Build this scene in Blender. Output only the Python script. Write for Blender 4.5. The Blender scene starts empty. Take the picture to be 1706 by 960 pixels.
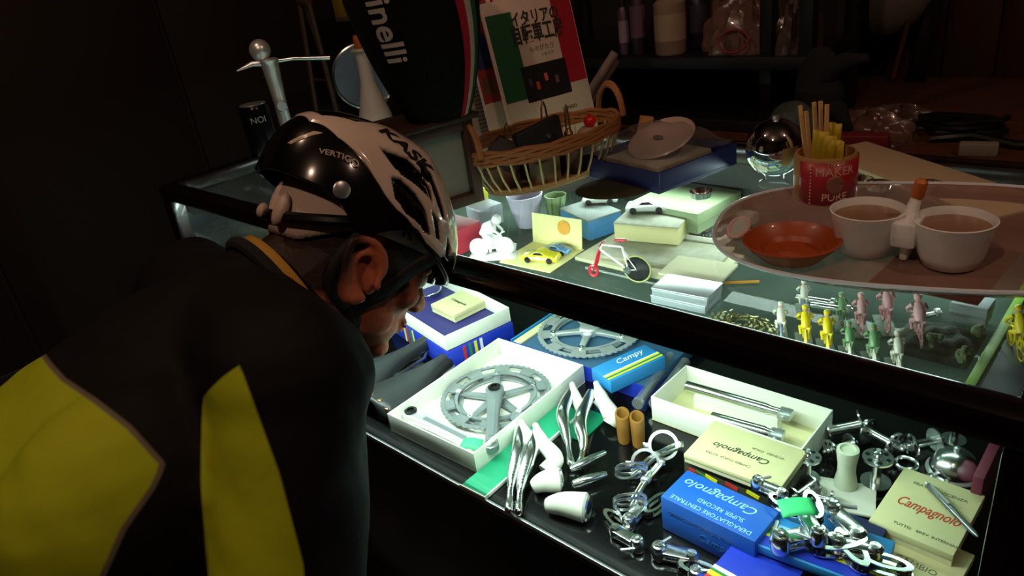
import bpy, bmesh, math, random
from mathutils import Vector, Matrix
C = bpy.context.scene.collection
random.seed(7)
PI = math.pi
V = Vector
# ---------------------------------------------------------------- camera
CZ = 1.29
F = 1210.0
CX = V((0.7297, -0.2032, 0.6529)); CY = V((0.6704, 0.3989, -0.6253)); CU = V((-0.1336, 0.8940, 0.4274))
CAMR = Matrix((CX, CY, CU))          # world = CAMR @ camera coordinates
def ortho(m):
    a = V(m.col[0]).normalized(); b = V(m.col[1]); b = (b-a*a.dot(b)).normalized(); c = a.cross(b)
    return Matrix((a, b, c)).transposed()
CAMR = ortho(CAMR)
cd = bpy.data.cameras.new('camera'); cam = bpy.data.objects.new('camera', cd); C.objects.link(cam)
cam.matrix_world = Matrix.Translation((0, 0, CZ)) @ CAMR.to_4x4()
cd.sensor_width = 36; cd.lens = 36*F/1706; cd.clip_start = .02; cd.clip_end = 50
bpy.context.scene.camera = cam
# ---------------------------------------------------------------- view, world, lights
sc = bpy.context.scene
sc.view_settings.view_transform = 'Standard'; sc.view_settings.look = 'None'
sc.view_settings.exposure = 0.0; sc.view_settings.gamma = 1; sc.view_settings.use_curve_mapping = False
w = bpy.data.worlds.new('world'); sc.world = w; w.use_nodes = True
w.node_tree.nodes['Background'].inputs[0].default_value = (1, .62, .32, 1)
w.node_tree.nodes['Background'].inputs[1].default_value = .05
def area(name, loc, to, sx, sy, power, col, spread=PI):
    l = bpy.data.lights.new(name, 'AREA'); l.shape = 'RECTANGLE'; l.size = sx; l.size_y = sy
    l.energy = power; l.color = col; l.spread = spread
    o = bpy.data.objects.new(name, l); C.objects.link(o); o.location = loc
    d = V(to)-V(loc); z = -d.normalized(); x = V((1, 0, 0)); x = (x-z*x.dot(z)).normalized(); y = z.cross(x)
    o.matrix_world = Matrix.Translation(loc) @ Matrix((x, y, z)).transposed().to_4x4()
    return o
def bulb(name, loc, power, col, r=.03):
    l = bpy.data.lights.new(name, 'POINT'); l.energy = power; l.color = col; l.shadow_soft_size = r
    o = bpy.data.objects.new(name, l); C.objects.link(o); o.location = loc
    return o
# fluorescent strip tucked under the front rail of the case, lights both tiers
area('case_strip_light', (-.86, .545, .912), (-.86, .80, .62), 1.12, .02, 11.5, (.84, 1, .93))
area('case_back_light', (-.78, .99, .925), (-.78, .80, .70), 1.3, .02, 3, (.84, 1, .93))
# warm dim bulbs of the shop
bulb('ceiling_bulb', (-.15, -.35, 2.25), 14, (1, .64, .45))
bulb('ceiling_bulb', (-1.1, .15, 2.3), 10, (1, .64, .45))
bulb('ceiling_bulb', (.55, .75, 2.25), 10, (1, .64, .45))
# ---------------------------------------------------------------- pixel helpers
def ray(u, v): return CAMR @ V((u-853, -(v-480), -F))
def at(u, v, z):
    r = ray(u, v); t = (z-CZ)/r.z
    return V((r.x*t, r.y*t, z))
def atx(u, v, x):
    r = ray(u, v); t = x/r.x
    return V((x, r.y*t, CZ+r.z*t))
def aty(u, v, y):
    r = ray(u, v); t = y/r.y
    return V((r.x*t, y, CZ+r.z*t))
def atd(u, v, d):
    r = ray(u, v).normalized(); return V((r.x*d, r.y*d, CZ+r.z*d))
def zof(x, y, v):                      # height on the vertical through (x,y) that shows at image row v
    lo, hi = 0., 2.6
    for _ in range(40):
        m = (lo+hi)/2; q = CAMR.transposed() @ V((x, y, m-CZ)); vv = 480-F*q.y/-q.z
        if vv > v: lo = m
        else: hi = m
    return (lo+hi)/2
TOP = CZ-.341; SH = CZ-.72; UP = CZ-.47
# ---------------------------------------------------------------- materials
MATS = {}
def srgb(h):
    h = h.lstrip('#'); r = []
    for i in (0, 2, 4):
        c = int(h[i:i+2], 16)/255
        r.append(c/12.92 if c <= .04045 else ((c+.055)/1.055)**2.4)
    return (*r, 1)
def mat(name, col, rough=.5, metal=0, var=.08, scale=60, bump=0, trans=0, emit=0, coat=0, alpha=1, sss=0):
    m = bpy.data.materials.new(name); m.use_nodes = True; nt = m.node_tree; b = nt.nodes['Principled BSDF']
    c = srgb(col)
    n = nt.nodes.new('ShaderNodeTexNoise'); n.inputs['Scale'].default_value = scale; n.inputs['Detail'].default_value = 3
    tc = nt.nodes.new('ShaderNodeTexCoord'); nt.links.new(tc.outputs['Object'], n.inputs['Vector'])
    if var:
        r = nt.nodes.new('ShaderNodeMix'); r.data_type = 'RGBA'
        r.inputs[6].default_value = tuple(x*(1-var) for x in c[:3])+(1,)
        r.inputs[7].default_value = tuple(min(1, x*(1+var)) for x in c[:3])+(1,)
        nt.links.new(n.outputs['Fac'], r.inputs[0]); nt.links.new(r.outputs[2], b.inputs['Base Color'])
    else: b.inputs['Base Color'].default_value = c
    b.inputs['Roughness'].default_value = rough; b.inputs['Metallic'].default_value = metal
    b.inputs['Transmission Weight'].default_value = trans; b.inputs['Coat Weight'].default_value = coat
    b.inputs['Coat Roughness'].default_value = .05
    if sss: b.inputs['Subsurface Weight'].default_value = sss; b.inputs['Subsurface Radius'].default_value = (.01, .004, .002)
    if bump:
        bp = nt.nodes.new('ShaderNodeBump'); bp.inputs['Strength'].default_value = bump; bp.inputs['Distance'].default_value = .002
        nt.links.new(n.outputs['Fac'], bp.inputs['Height']); nt.links.new(bp.outputs[0], b.inputs['Normal'])
    if emit:
        b.inputs['Emission Color'].default_value = c; b.inputs['Emission Strength'].default_value = emit
    b.inputs['Alpha'].default_value = alpha
    MATS[name] = m; return m
def glassmat(name, tint, refl_ior=1.5, rough=.0, haze=0.0, hazecol='ffffff'):
    """thin clear sheet: transparent plus a fresnel reflection, a pale diffuse veil mixed in if haze"""
    m = bpy.data.materials.new(name); m.use_nodes = True; nt = m.node_tree; nt.nodes.clear()
    o = nt.nodes.new('ShaderNodeOutputMaterial'); tr = nt.nodes.new('ShaderNodeBsdfTransparent'); gl = nt.nodes.new('ShaderNodeBsdfGlossy')
    tr.inputs[0].default_value = srgb(tint); gl.inputs['Roughness'].default_value = rough
    fr = nt.nodes.new('ShaderNodeFresnel'); fr.inputs[0].default_value = refl_ior
    ge = nt.nodes.new('ShaderNodeNewGeometry'); sb = nt.nodes.new('ShaderNodeMath'); sb.operation = 'SUBTRACT'; sb.inputs[0].default_value = 1; nt.links.new(ge.outputs['Backfacing'], sb.inputs[1])
    ml = nt.nodes.new('ShaderNodeMath'); ml.operation = 'MULTIPLY'; nt.links.new(fr.outputs[0], ml.inputs[0]); nt.links.new(sb.outputs[0], ml.inputs[1])
    mx = nt.nodes.new('ShaderNodeMixShader'); nt.links.new(ml.outputs[0], mx.inputs[0])
    nt.links.new(tr.outputs[0], mx.inputs[1]); nt.links.new(gl.outputs[0], mx.inputs[2])
    last = mx
    if haze:
        df = nt.nodes.new('ShaderNodeBsdfDiffuse'); df.inputs[0].default_value = srgb(hazecol)
        n = nt.nodes.new('ShaderNodeTexNoise'); n.inputs['Scale'].default_value = 9; tc = nt.nodes.new('ShaderNodeTexCoord')
        nt.links.new(tc.outputs['Object'], n.inputs['Vector'])
        mu = nt.nodes.new('ShaderNodeMath'); mu.operation = 'MULTIPLY'; mu.inputs[1].default_value = haze*2; nt.links.new(n.outputs['Fac'], mu.inputs[0])
        m2 = nt.nodes.new('ShaderNodeMixShader'); nt.links.new(mu.outputs[0], m2.inputs[0])
        nt.links.new(mx.outputs[0], m2.inputs[1]); nt.links.new(df.outputs[0], m2.inputs[2]); last = m2
    nt.links.new(last.outputs[0], o.inputs[0]); MATS[name] = m; return m
def woodmat(name, c1, c2, rough=.5, scale=3, axis=2):
    m = bpy.data.materials.new(name); m.use_nodes = True; nt = m.node_tree; b = nt.nodes['Principled BSDF']
    tc = nt.nodes.new('ShaderNodeTexCoord'); mp = nt.nodes.new('ShaderNodeMapping'); nt.links.new(tc.outputs['Object'], mp.inputs[0])
    s = [scale*8]*3; s[axis] = scale*.5; mp.inputs['Scale'].default_value = s
    n = nt.nodes.new('ShaderNodeTexNoise'); n.inputs['Scale'].default_value = 1.5; n.inputs['Detail'].default_value = 6; nt.links.new(mp.outputs[0], n.inputs['Vector'])
    r = nt.nodes.new('ShaderNodeMix'); r.data_type = 'RGBA'; r.inputs[6].default_value = srgb(c1); r.inputs[7].default_value = srgb(c2)
    nt.links.new(n.outputs['Fac'], r.inputs[0]); nt.links.new(r.outputs[2], b.inputs['Base Color']); b.inputs['Roughness'].default_value = rough
    MATS[name] = m; return m
def attrmat(name, cols, attrs, rough=.6, coat=0, bump=0, scale=200, width=.0006):
    """base colour, then each attribute (signed distance, positive inside) lays the next colour over it"""
    m = bpy.data.materials.new(name); m.use_nodes = True; nt = m.node_tree; b = nt.nodes['Principled BSDF']
    prev = None
    for i, a in enumerate(attrs):
        at_ = nt.nodes.new('ShaderNodeAttribute'); at_.attribute_name = a
        mr = nt.nodes.new('ShaderNodeMapRange'); mr.inputs[1].default_value = -width; mr.inputs[2].default_value = width; nt.links.new(at_.outputs['Fac'], mr.inputs[0])
        r = nt.nodes.new('ShaderNodeMix'); r.data_type = 'RGBA'; nt.links.new(mr.outputs[0], r.inputs[0])
        if prev: nt.links.new(prev.outputs[2], r.inputs[6])
        else: r.inputs[6].default_value = srgb(cols[0])
        r.inputs[7].default_value = srgb(cols[i+1]); prev = r
    nt.links.new(prev.outputs[2], b.inputs['Base Color']); b.inputs['Roughness'].default_value = rough; b.inputs['Coat Weight'].default_value = coat
    if not coat: b.inputs['Specular IOR Level'].default_value = .18
    b.inputs['Coat Roughness'].default_value = .04
    if bump:
        tc = nt.nodes.new('ShaderNodeTexCoord'); n = nt.nodes.new('ShaderNodeTexNoise'); n.inputs['Scale'].default_value = scale; nt.links.new(tc.outputs['Object'], n.inputs['Vector'])
        bp = nt.nodes.new('ShaderNodeBump'); bp.inputs['Strength'].default_value = bump; bp.inputs['Distance'].default_value = .004
        nt.links.new(n.outputs['Fac'], bp.inputs['Height']); nt.links.new(bp.outputs[0], b.inputs['Normal'])
    MATS[name] = m; return m
black_lacquer = mat('black_lacquer', '0d0807', .2, coat=.3)
black_shelf = mat('black_shelf', '060707', .16, scale=15)
chrome = mat('chrome', 'f2f4f4', .2, 1, 0)
alu = mat('brushed_aluminium', 'd4d8da', .34, .85, .05)
greyalu = mat('grey_anodised', '9aa0a4', .4, .75, .05)
satin = mat('satin_silver', 'e4e8e8', .3, .7, .03)
dkmetal = mat('dark_metal', '303436', .35, .9)
white_card = mat('white_card', 'e6e6da', .7)
cream_card = mat('cream_card', 'cfc998', .7)
cream_side = mat('cream_card_side', 'cfcaa4', .7)
white_gl = mat('white_glaze', 'e8ebe8', .2, coat=.5)
white_rubber = mat('white_rubber', 'dcdccf', .5)
blue_card = mat('blue_card', '1657b8', .45)
cyan_card = mat('light_blue_card', '2a86c8', .45)
navy_card = mat('navy_card', '1b2560', .5)
royal = mat('royal_blue', '1a34b4', .45)
blue_pad = mat('blue_pad', '2c5270', .7, bump=.2)
green_card = mat('green_card', '149068', .5)
mint_tag = mat('mint_tag', '3ecb7c', .6)
yellow_p = mat('yellow_print', 'dcd820', .5)
red_p = mat('red_print', 'c02a2a', .5)
white_p = mat('white_print', 'e8e8e8', .5)
ltblue_p = mat('pale_blue_print', '8ec4e8', .5)
green_p = mat('green_print', '2c7a40', .5)
ink = mat('dark_ink', '28281e', .6)
grey_ink = mat('grey_ink', '77755c', .6)
red_ink = mat('red_ink', 'c03a20', .6)
leather = mat('black_leather', '26282a', .42, bump=.25, scale=350)
copper = mat('copper_rivet', 'c88a58', .3, 1)
brown_rubber = mat('brown_rubber', '8a5e22', .5)
purple = mat('purple_velvet', '2a2468', .6)
clear = glassmat('clear_plastic', 'eef2f4', 1.45, .04, .05)
pane = glassmat('clear_glass', 'f4faf7', 1.38, .0, .004)
pane_top = glassmat('hazy_top_glass', 'f0f6f4', 1.4, .0, .022, 'c0ccd0')  # foggy haze of light over the upper shelf mixed into the glass colour
shelf_glass = glassmat('shelf_glass', 'e4f2ea', 1.10, .0, .09, 'a8bcb0')  # hazy grey-green light of the upper tier put into the shelf colour
wicker = mat('wicker', 'b58a58', .6, bump=.4, scale=300)
wicker_d = mat('wicker_rim', 'a06a3c', .6, bump=.4, scale=300)
cyc_white = mat('warm_white_cloth', 'e2d8cc', .8, bump=.2)
brownwood = woodmat('brown_wood', '3a1f10', '55301a', .5, 3)
darkwood = woodmat('dark_wood', '21120c', '331c12', .4, 4)
palewood = woodmat('pale_wood', 'c89a5c', 'e0b878', .6, 6)
black_cloth = mat('black_cloth', '080808', .9, bump=.3, scale=150)
black_pl = mat('black_plastic', '0c0c0d', .3)
frost = mat('frosted_plastic', 'c4cdb4', .45, trans=.0)
# ---------------------------------------------------------------- mesh builder
class MB:
    def __init__(s): s.v = []; s.f = []; s.m = []; s.T = Matrix.Identity(4)
    def add(s, vs, fs, m=0):
        o = len(s.v); s.v += [s.T @ V(p) for p in vs]; s.f += [tuple(i+o for i in f) for f in fs]; s.m += [m]*len(fs); return s
    def box(s, c, d, rz=0, m=0, R=None):
        R = R or Matrix.Rotation(rz, 3, 'Z'); c = V(c)
        vs = [c+R@V((x*d[0]/2, y*d[1]/2, z*d[2]/2)) for x in (-1, 1) for y in (-1, 1) for z in (-1, 1)]
        return s.add(vs, [(0, 1, 3, 2), (4, 6, 7, 5), (0, 4, 5, 1), (2, 3, 7, 6), (0, 2, 6, 4), (1, 5, 7, 3)], m)
    def tube(s, pts, r, n=8, closed=False, m=0, caps=True):
        pts = [V(p) for p in pts]; k = len(pts); rr = r if isinstance(r, (list, tuple)) else [r]*k
        T = []
        for i in range(k):
            a = pts[i-1] if (i or closed) else pts[0]; b = pts[(i+1) % k] if (i < k-1 or closed) else pts[-1]
            t = (b-a); T.append(t.normalized() if t.length > 1e-9 else V((0, 0, 1)))
        up = V((0, 0, 1)) if abs(T[0].z) < .9 else V((1, 0, 0))
        nrm = (up-T[0]*up.dot(T[0])).normalized(); vs = []
        for i in range(k):
            nrm = (nrm-T[i]*nrm.dot(T[i])).normalized(); bi = T[i].cross(nrm)
            for j in range(n):
                a = 2*PI*j/n; vs.append(pts[i]+(nrm*math.cos(a)+bi*math.sin(a))*rr[i])
        fs = []
        for i in range(k if closed else k-1):
            for j in range(n):
                a = i*n+j; b = i*n+(j+1) % n; i2 = (i+1) % k; fs.append((a, b, i2*n+(j+1) % n, i2*n+j))
        if caps and not closed: fs.append(tuple(reversed(range(n)))); fs.append(tuple((k-1)*n+j for j in range(n)))
        return s.add(vs, fs, m)
    def cyl(s, a, b, r, r2=None, n=16, m=0): return s.tube([a, b], [r, r if r2 is None else r2], n, m=m)
    def lathe(s, prof, n=24, c=(0, 0, 0), R=None, m=0, sx=1, sy=1, close=False):
        R = R or Matrix.Identity(3); c = V(c); vs = []; k = len(prof)
        for r, z in prof:
            for j in range(n):
                a = 2*PI*j/n; vs.append(c+R@V((r*math.cos(a)*sx, r*math.sin(a)*sy, z)))
        fs = [(i*n+j, i*n+(j+1) % n, ((i+1) % k)*n+(j+1) % n, ((i+1) % k)*n+j) for i in range(k if close else k-1) for j in range(n)]
        if not close:
            if prof[0][0] > 1e-6: fs.append(tuple(reversed(range(n))))
            if prof[-1][0] > 1e-6: fs.append(tuple((k-1)*n+j for j in range(n)))
        return s.add(vs, fs, m)
    def ball(s, c, r, n=12, m=0, R=None):
        if not isinstance(r, (tuple, list)): r = (r, r, r)
        R = R or Matrix.Identity(3); h = max(4, n//2+1); vs = []; c = V(c)
        for i in range(1, h):
            p = PI*i/h
            for j in range(n):
                a = 2*PI*j/n; vs.append(c+R@V((r[0]*math.sin(p)*math.cos(a), r[1]*math.sin(p)*math.sin(a), r[2]*math.cos(p))))
        t = len(vs); vs += [c+R@V((0, 0, r[2])), c+R@V((0, 0, -r[2]))]; fs = []
        for j in range(n): fs.append((t, j, (j+1) % n)); fs.append((t+1, (h-2)*n+(j+1) % n, (h-2)*n+j))
        for i in range(h-2):
            for j in range(n): fs.append((i*n+j, (i+1)*n+j, (i+1)*n+(j+1) % n, i*n+(j+1) % n))
        return s.add(vs, fs, m)
    def torus(s, c, R, r, n=32, k=8, rot=None, m=0, sx=1, sy=1):
        rot = rot or Matrix.Identity(3)
        return s.tube([V(c)+rot@V((R*sx*math.cos(2*PI*i/n), R*sy*math.sin(2*PI*i/n), 0)) for i in range(n)], r, k, True, m)
    def prism(s, poly, z0, z1, m=0, R=None, c=(0, 0, 0)):
        R = R or Matrix.Identity(3); c = V(c); n = len(poly)
        vs = [c+R@V((x, y, z0)) for x, y in poly]+[c+R@V((x, y, z1)) for x, y in poly]
        return s.add(vs, [tuple(reversed(range(n))), tuple(range(n, 2*n))]+[(i, (i+1) % n, n+(i+1) % n, n+i) for i in range(n)], m)
    def annulus(s, outer, inner, z0, z1, m=0, closed=True):
        n = len(outer); vs = [(x, y, z) for z in (z0, z1) for L in (outer, inner) for x, y in L]
        fs = []
        for i in range(n if closed else n-1):
            j = (i+1) % n; fs += [(i, n+i, n+j, j), (2*n+i, 2*n+j, 3*n+j, 3*n+i), (i, j, 2*n+j, 2*n+i), (n+i, 3*n+i, 3*n+j, n+j)]
        if not closed: fs += [(0, 2*n, 3*n, n), (n-1, 2*n-1, 4*n-1, 3*n-1)]
        return s.add(vs, fs, m)
    def grid(s, fn, nu, nv, m=0, wrapu=False):
        vs = [fn(i/(nu if wrapu else nu-1), j/(nv-1)) for i in range(nu) for j in range(nv)]
        fs = [(i*nv+j, ((i+1) % nu)*nv+j, ((i+1) % nu)*nv+j+1, i*nv+j+1) for i in range(nu if wrapu else nu-1) for j in range(nv-1)]
        return s.add(vs, fs, m)
    def build(s, name, mats, parent=None, bev=0, smooth=True, loc=None, rz=0, ang=.7, solid=0, sub=0, fix=True):
        me = bpy.data.meshes.new(name); me.from_pydata([tuple(p) for p in s.v], [], s.f)
        if not isinstance(mats, (list, tuple)): mats = [mats]
        for x in mats: me.materials.append(x)
        me.polygons.foreach_set('material_index', s.m)
        bm = bmesh.new(); bm.from_mesh(me)
        if fix: bmesh.ops.recalc_face_normals(bm, faces=bm.faces)
        if bev:
            es = [e for e in bm.edges if len(e.link_faces) == 2 and e.calc_face_angle(0) > .5]
            bmesh.ops.bevel(bm, geom=es, offset=bev, segments=2, affect='EDGES', profile=.5, clamp_overlap=True)
        bm.to_mesh(me); bm.free()
        if smooth:
            me.polygons.foreach_set('use_smooth', [True]*len(me.polygons)); me.set_sharp_from_angle(angle=ang)
        o = bpy.data.objects.new(name, me); C.objects.link(o)
        if parent: o.parent = parent
        if loc is not None: o.location = loc
        o.rotation_euler.z = rz
        if solid: md = o.modifiers.new('solid', 'SOLIDIFY'); md.thickness = solid; md.offset = 0
        if sub: md = o.modifiers.new('sub', 'SUBSURF'); md.levels = sub; md.render_levels = sub
        return o
def tag(o, label=None, cat=None, group=None, kind=None):
    if label: o['label'] = label
    if cat: o['category'] = cat
    if group: o['group'] = group
    if kind: o['kind'] = kind
    return o
def empty(name, loc, label, cat, rz=0, group=None, R=None):
    o = bpy.data.objects.new(name, None); C.objects.link(o); o.empty_display_size = .02
    if R is not None: o.matrix_world = Matrix.Translation(loc) @ R.to_4x4()
    else: o.location = loc; o.rotation_euler.z = rz
    return tag(o, label, cat, group)
def copy_tree(o, parent=None):
    kids = list(o.children); c = o.copy(); C.objects.link(c); c.parent = parent
    if parent: c.matrix_parent_inverse = o.matrix_parent_inverse
    for k in kids: copy_tree(k, c)
    return c
def struct(o): o['kind'] = 'structure'; return o
def text(s, size, loc, R, m, parent, name='lettering', shear=0, ext=.0002, align='LEFT', sx=1, space=1, bold=0):
    cu = bpy.data.curves.new(name, 'FONT'); cu.body = s; cu.size = size; cu.shear = shear; cu.extrude = ext
    cu.align_x = align; cu.align_y = 'CENTER'; cu.space_character = space; cu.offset = bold; cu.resolution_u = 3
    t = bpy.data.objects.new(name, cu); C.objects.link(t)
    dg = bpy.context.evaluated_depsgraph_get(); me = bpy.data.meshes.new_from_object(t.evaluated_get(dg)); me.name = name
    bpy.data.objects.remove(t); bpy.data.curves.remove(cu)
    me.materials.clear(); me.materials.append(m)
    o = bpy.data.objects.new(name, me); C.objects.link(o)
    if parent: o.parent = parent
    o.matrix_local = Matrix.Translation(loc) @ R.to_4x4() @ Matrix.Diagonal((sx, 1, 1, 1))
    return o
RZ = lambda a: Matrix.Rotation(a, 3, 'Z')
RX = lambda a: Matrix.Rotation(a, 3, 'X')
RY = lambda a: Matrix.Rotation(a, 3, 'Y')
I3 = Matrix.Identity(3)
def frame3(l, b, r, z):
    """three image corners of a rectangle lying at height z -> centre, width (b-r side), depth (l-b side), yaw"""
    L = at(*l, z); B = at(*b, z); R = at(*r, z); a = R-B; yaw = math.atan2(a.y, a.x); wd = a.length
    n = V((-math.sin(yaw), math.cos(yaw), 0)); dp = abs((B-L).dot(n))
    c = B+a/2-n*dp/2
    return c, wd, dp, yaw
def P2(h, cx, cy): return V((cx, cy, h))
# ================================================================ THE ROOM
wallm = mat('dark_brown_wall', '2a1a10', .8, bump=.2, scale=30)
floorm = woodmat('floor_wood', '241a14', '3a2a20', .5, 2, 0)
def shell(name, c, d, m): return struct(MB().box((0, 0, 0), d).build(name, m, loc=c, smooth=False))
shell('floor', (-.5, 0, -.05), (5.4, 4.6, .1), floorm)
shell('ceiling', (-.5, 0, 2.55), (5.4, 4.6, .1), mat('ceiling_paint', '3a3028', .9))
wb = shell('wall_back', (-.5, 2.25, 1.25), (5.4, .1, 2.5), wallm)
shell('wall_front', (-.5, -2.25, 1.25), (5.4, .1, 2.5), wallm)
shell('wall_left', (-3.15, 0, 1.25), (.1, 4.6, 2.5), wallm)
shell('wall_right', (2.15, 0, 1.25), (.1, 4.6, 2.5), wallm)
plankm = woodmat('reddish_plank_wood', '2a150b', '43200f', .55, 2.5)
pk = MB().box((0, 0, 0), (.116, .018, 2.4)).build('plank', plankm, wb, bev=.003, loc=(-2.5, -.059, 0))
for i in range(1, 44):
    q = pk.copy(); C.objects.link(q); q.location = (-2.5+i*.12, -.059, 0)
wl = bpy.data.objects['wall_left']
struct(MB().box((0, 0, 0), (.03, 4.5, .10)).build('baseboard_left', darkwood, loc=(-3.085, 0, .05), bev=.004))
pm = mat('brown_wall_panel', '251810', .75, bump=.1)
for i, (y0, y1) in enumerate(((-2.1, -1.3), (-1.29, -.45), (-.44, .42), (.43, 1.27), (1.28, 2.15))):
    MB().box((0, 0, 0), (.02, y1-y0-.012, 2.35)).build('panel', pm, wl, bev=.003, loc=(.06, (y0+y1)/2, 0))
# ================================================================ THE DISPLAY CASE
X0, X1, Y0, Y1 = -1.505, -.015, .512, 1.09
case = empty('display_case', ((X0+X1)/2, (Y0+Y1)/2, 0), 'long black lacquered shop display case with a glass top, its goods lit from inside', 'display case')
ox, oy = (X0+X1)/2, (Y0+Y1)/2
def cb(name, x0, x1, y0, y1, z0, z1, m, bev=.002, **k):
    return MB().box((0, 0, 0), (x1-x0, y1-y0, z1-z0)).build(name, m, case, bev=bev, loc=((x0+x1)/2-ox, (y0+y1)/2-oy, (z0+z1)/2), **k)
cb('base_cabinet', X0, X1, Y0+.002, Y1, .06, SH-.02, black_lacquer, .004)
cb('plinth', X0+.03, X1-.03, Y0+.04, Y1-.03, 0, .06, black_lacquer)
cb('lower_shelf', X0+.002, X1-.002, Y0+.001, Y1-.002, SH-.02, SH-.001, black_shelf, .001)
cb('shelf_trim', X0, X1, Y0-.003, Y0+.001, SH-.006, SH+.001, alu, .0005)
RT, RB = TOP+.0, TOP-.031
cb('front_rail', X0, X1, Y0-.002, Y0+.034, RB, RT, black_lacquer, .010)
cb('rear_rail', X0, X1, Y1-.034, Y1, RB, RT, black_lacquer, .005)
cb('side_rail', X0, X0+.034, Y0+.034, Y1-.034, RB, RT, black_lacquer, .005)
cb('side_rail', X1-.045, X1, Y0+.034, Y1-.034, RB, RT, black_lacquer, .005)
for x0, x1 in ((X0, X0+.034), (X1-.045, X1)):
    for y0 in (Y0, Y1-.03):
        cb('corner_post', x0, x1, y0, y0+.03, SH-.001, RB, black_lacquer, .003)
cb('back_panel', X0+.034, X1-.04, Y1-.012, Y1-.004, SH, RB, mat('case_back_panel', '3a3e3c', .6), 0)
cb('glass_top', X0+.03, X1-.04, Y0+.03, Y1-.03, TOP-.005, TOP-.001, pane_top, 0, smooth=False)
cb('front_glass', X0+.034, X1-.045, Y0+.006, Y0+.010, SH+.001, RB, pane, 0, smooth=False)
for x in (X0+.01, X1-.014):
    cb('side_glass', x, x+.004, Y0+.03, Y1-.03, SH+.001, RB, pane, 0, smooth=False)
cb('upper_shelf', X0+.012, X1-.016, .672, Y1-.012, UP-.006, UP-.0005, shelf_glass, 0, smooth=False)
tubem = mat('lit_tube', 'e8fff4', .3, emit=4)
tb = MB().cyl((-.68, 0, 0), (.68, 0, 0), .007).build('fluorescent_tube', tubem, case, loc=(-.78-ox, .5565-oy, .9165))
MB().box((0, 0, 0), (1.40, .012, .008)).build('tube_holder', dkmetal, tb, loc=(0, -.004, .0085))
# ================================================================ LOWER SHELF
def rect_R(yaw, tilt=0): return RZ(yaw) @ RX(tilt)
def carton(name, L, B, R, z, h, label, cat, m, side=None, group=None, bev=.0012, lidh=None):
    """closed box whose top shows the three corners at height z; reaches down h"""
    c, wd, dp, yaw = frame3(L, B, R, z)
    t = empty(name, (c.x, c.y, z-h), label, cat, yaw, group)
    lid = lidh or min(h*.55, .03)
    MB().box((0, 0, h-lid/2), (wd, dp, lid)).build('lid', m, t, bev=bev)
    MB().box((0, 0, (h-lid)/2), (wd-.002, dp-.002, h-lid)).build('body', side or m, t, bev=0)
    return t, wd, dp, h
def open_box(name, L, B, R, z, h, label, m, inner=None, th=.0025, cat='box', floor_z=.002):
    c, wd, dp, yaw = frame3(L, B, R, z)
    t = empty(name, (c.x, c.y, z-h), label, cat, yaw)
    MB().box((0, 0, floor_z/2), (wd, dp, floor_z)).build('base', inner or m, t)
    for sx, sy, w_, d_ in ((0, -1, wd, th), (0, 1, wd, th), (-1, 0, th, dp-2*th), (1, 0, th, dp-2*th)):
        MB().box((sx*(wd-th)/2, sy*(dp-th)/2, (h+floor_z)/2), (w_, d_, h-floor_z)).build('side_panel', m, t, bev=.0006)
    return t, wd, dp, yaw, c
def circ(r, n, ph=0): return [(r*math.cos(2*PI*i/n+ph), r*math.sin(2*PI*i/n+ph)) for i in range(n)]
def gear(r, teeth, td=.0035, per=4):
    p = []
    for i in range(teeth):
        for k, rr in enumerate((r-td, r-td*.25, r, r-td*.25)[:per]):
            a = 2*PI*(i+k/per)/teeth; p.append((rr*math.cos(a), rr*math.sin(a)))
    return p
def chainring(mb, r, teeth, z, inner, slots=5, ph=0, m=0, band=.006):
    n = teeth*4; mb.annulus(gear(r, teeth), circ(r-.009, n), z, z+.003, m)
    mb.annulus(circ(inner+band, 60), circ(inner, 60), z, z+.003, m)
    for i in range(slots*1):
        a = ph+2*PI*i/slots; w_ = .012/((r+inner)/2)
        out = [((r-.0085)*math.cos(a+k*w_/2), (r-.0085)*math.sin(a+k*w_/2)) for k in (-2.2, -1, 0, 1, 2.2)]
        inn = [((inner+band-.001)*math.cos(a+k*w_/2), (inner+band-.001)*math.sin(a+k*w_/2)) for k in (-2.2, -1, 0, 1, 2.2)]
        mb.annulus(out, inn, z, z+.003, m, closed=False)
def crank_arm(parent, L, ang, z0, m, name='crank_arm', r0=.017, drop=0):
    mb = MB(); prof = []
    d = V((math.cos(ang), math.sin(ang), 0))
    pts = [(0, .0165), (.02, .0135), (.06, .0105), (.11, .0098), (.15, .0105), (L, .0125)]
    top, bot = [], []
    for s_, hw in pts: top.append((s_, hw)); bot.append((s_, -hw))
    endc = [(L+.0125*math.cos(a), .0125*math.sin(a)) for a in (1.1, .55, 0, -.55, -1.1)]
    stc = [(-.0165*math.cos(a), .0165*math.sin(a)) for a in (-1.1, -.55, 0, .55, 1.1)]
    mb.prism(top+endc+bot[::-1]+stc, z0, z0+.013, R=RZ(ang))
    o = mb.build(name, m, parent, bev=.003)
    MB().lathe([(.011, 0), (.011, .003), (.006, .004), (.006, .001), (0, .001)], 18, c=(0, 0, z0+.0125)).build('arm_bolt', dkmetal, o)
    g = MB(); g.box((.086, 0, 0), (.10, .008, .0015)); g.v = [RZ(ang) @ p + V((0, 0, z0+.0133)) for p in g.v]; g.build('groove', greyalu, o)
    MB().lathe([(.0075, 0), (.0085, .001), (.0085, .0018), (.005, .0018), (.005, 0)], 16, c=tuple(d*L)[:2]+(z0+.0128,)).build('pedal_eye', chrome, o)
    return o
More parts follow.
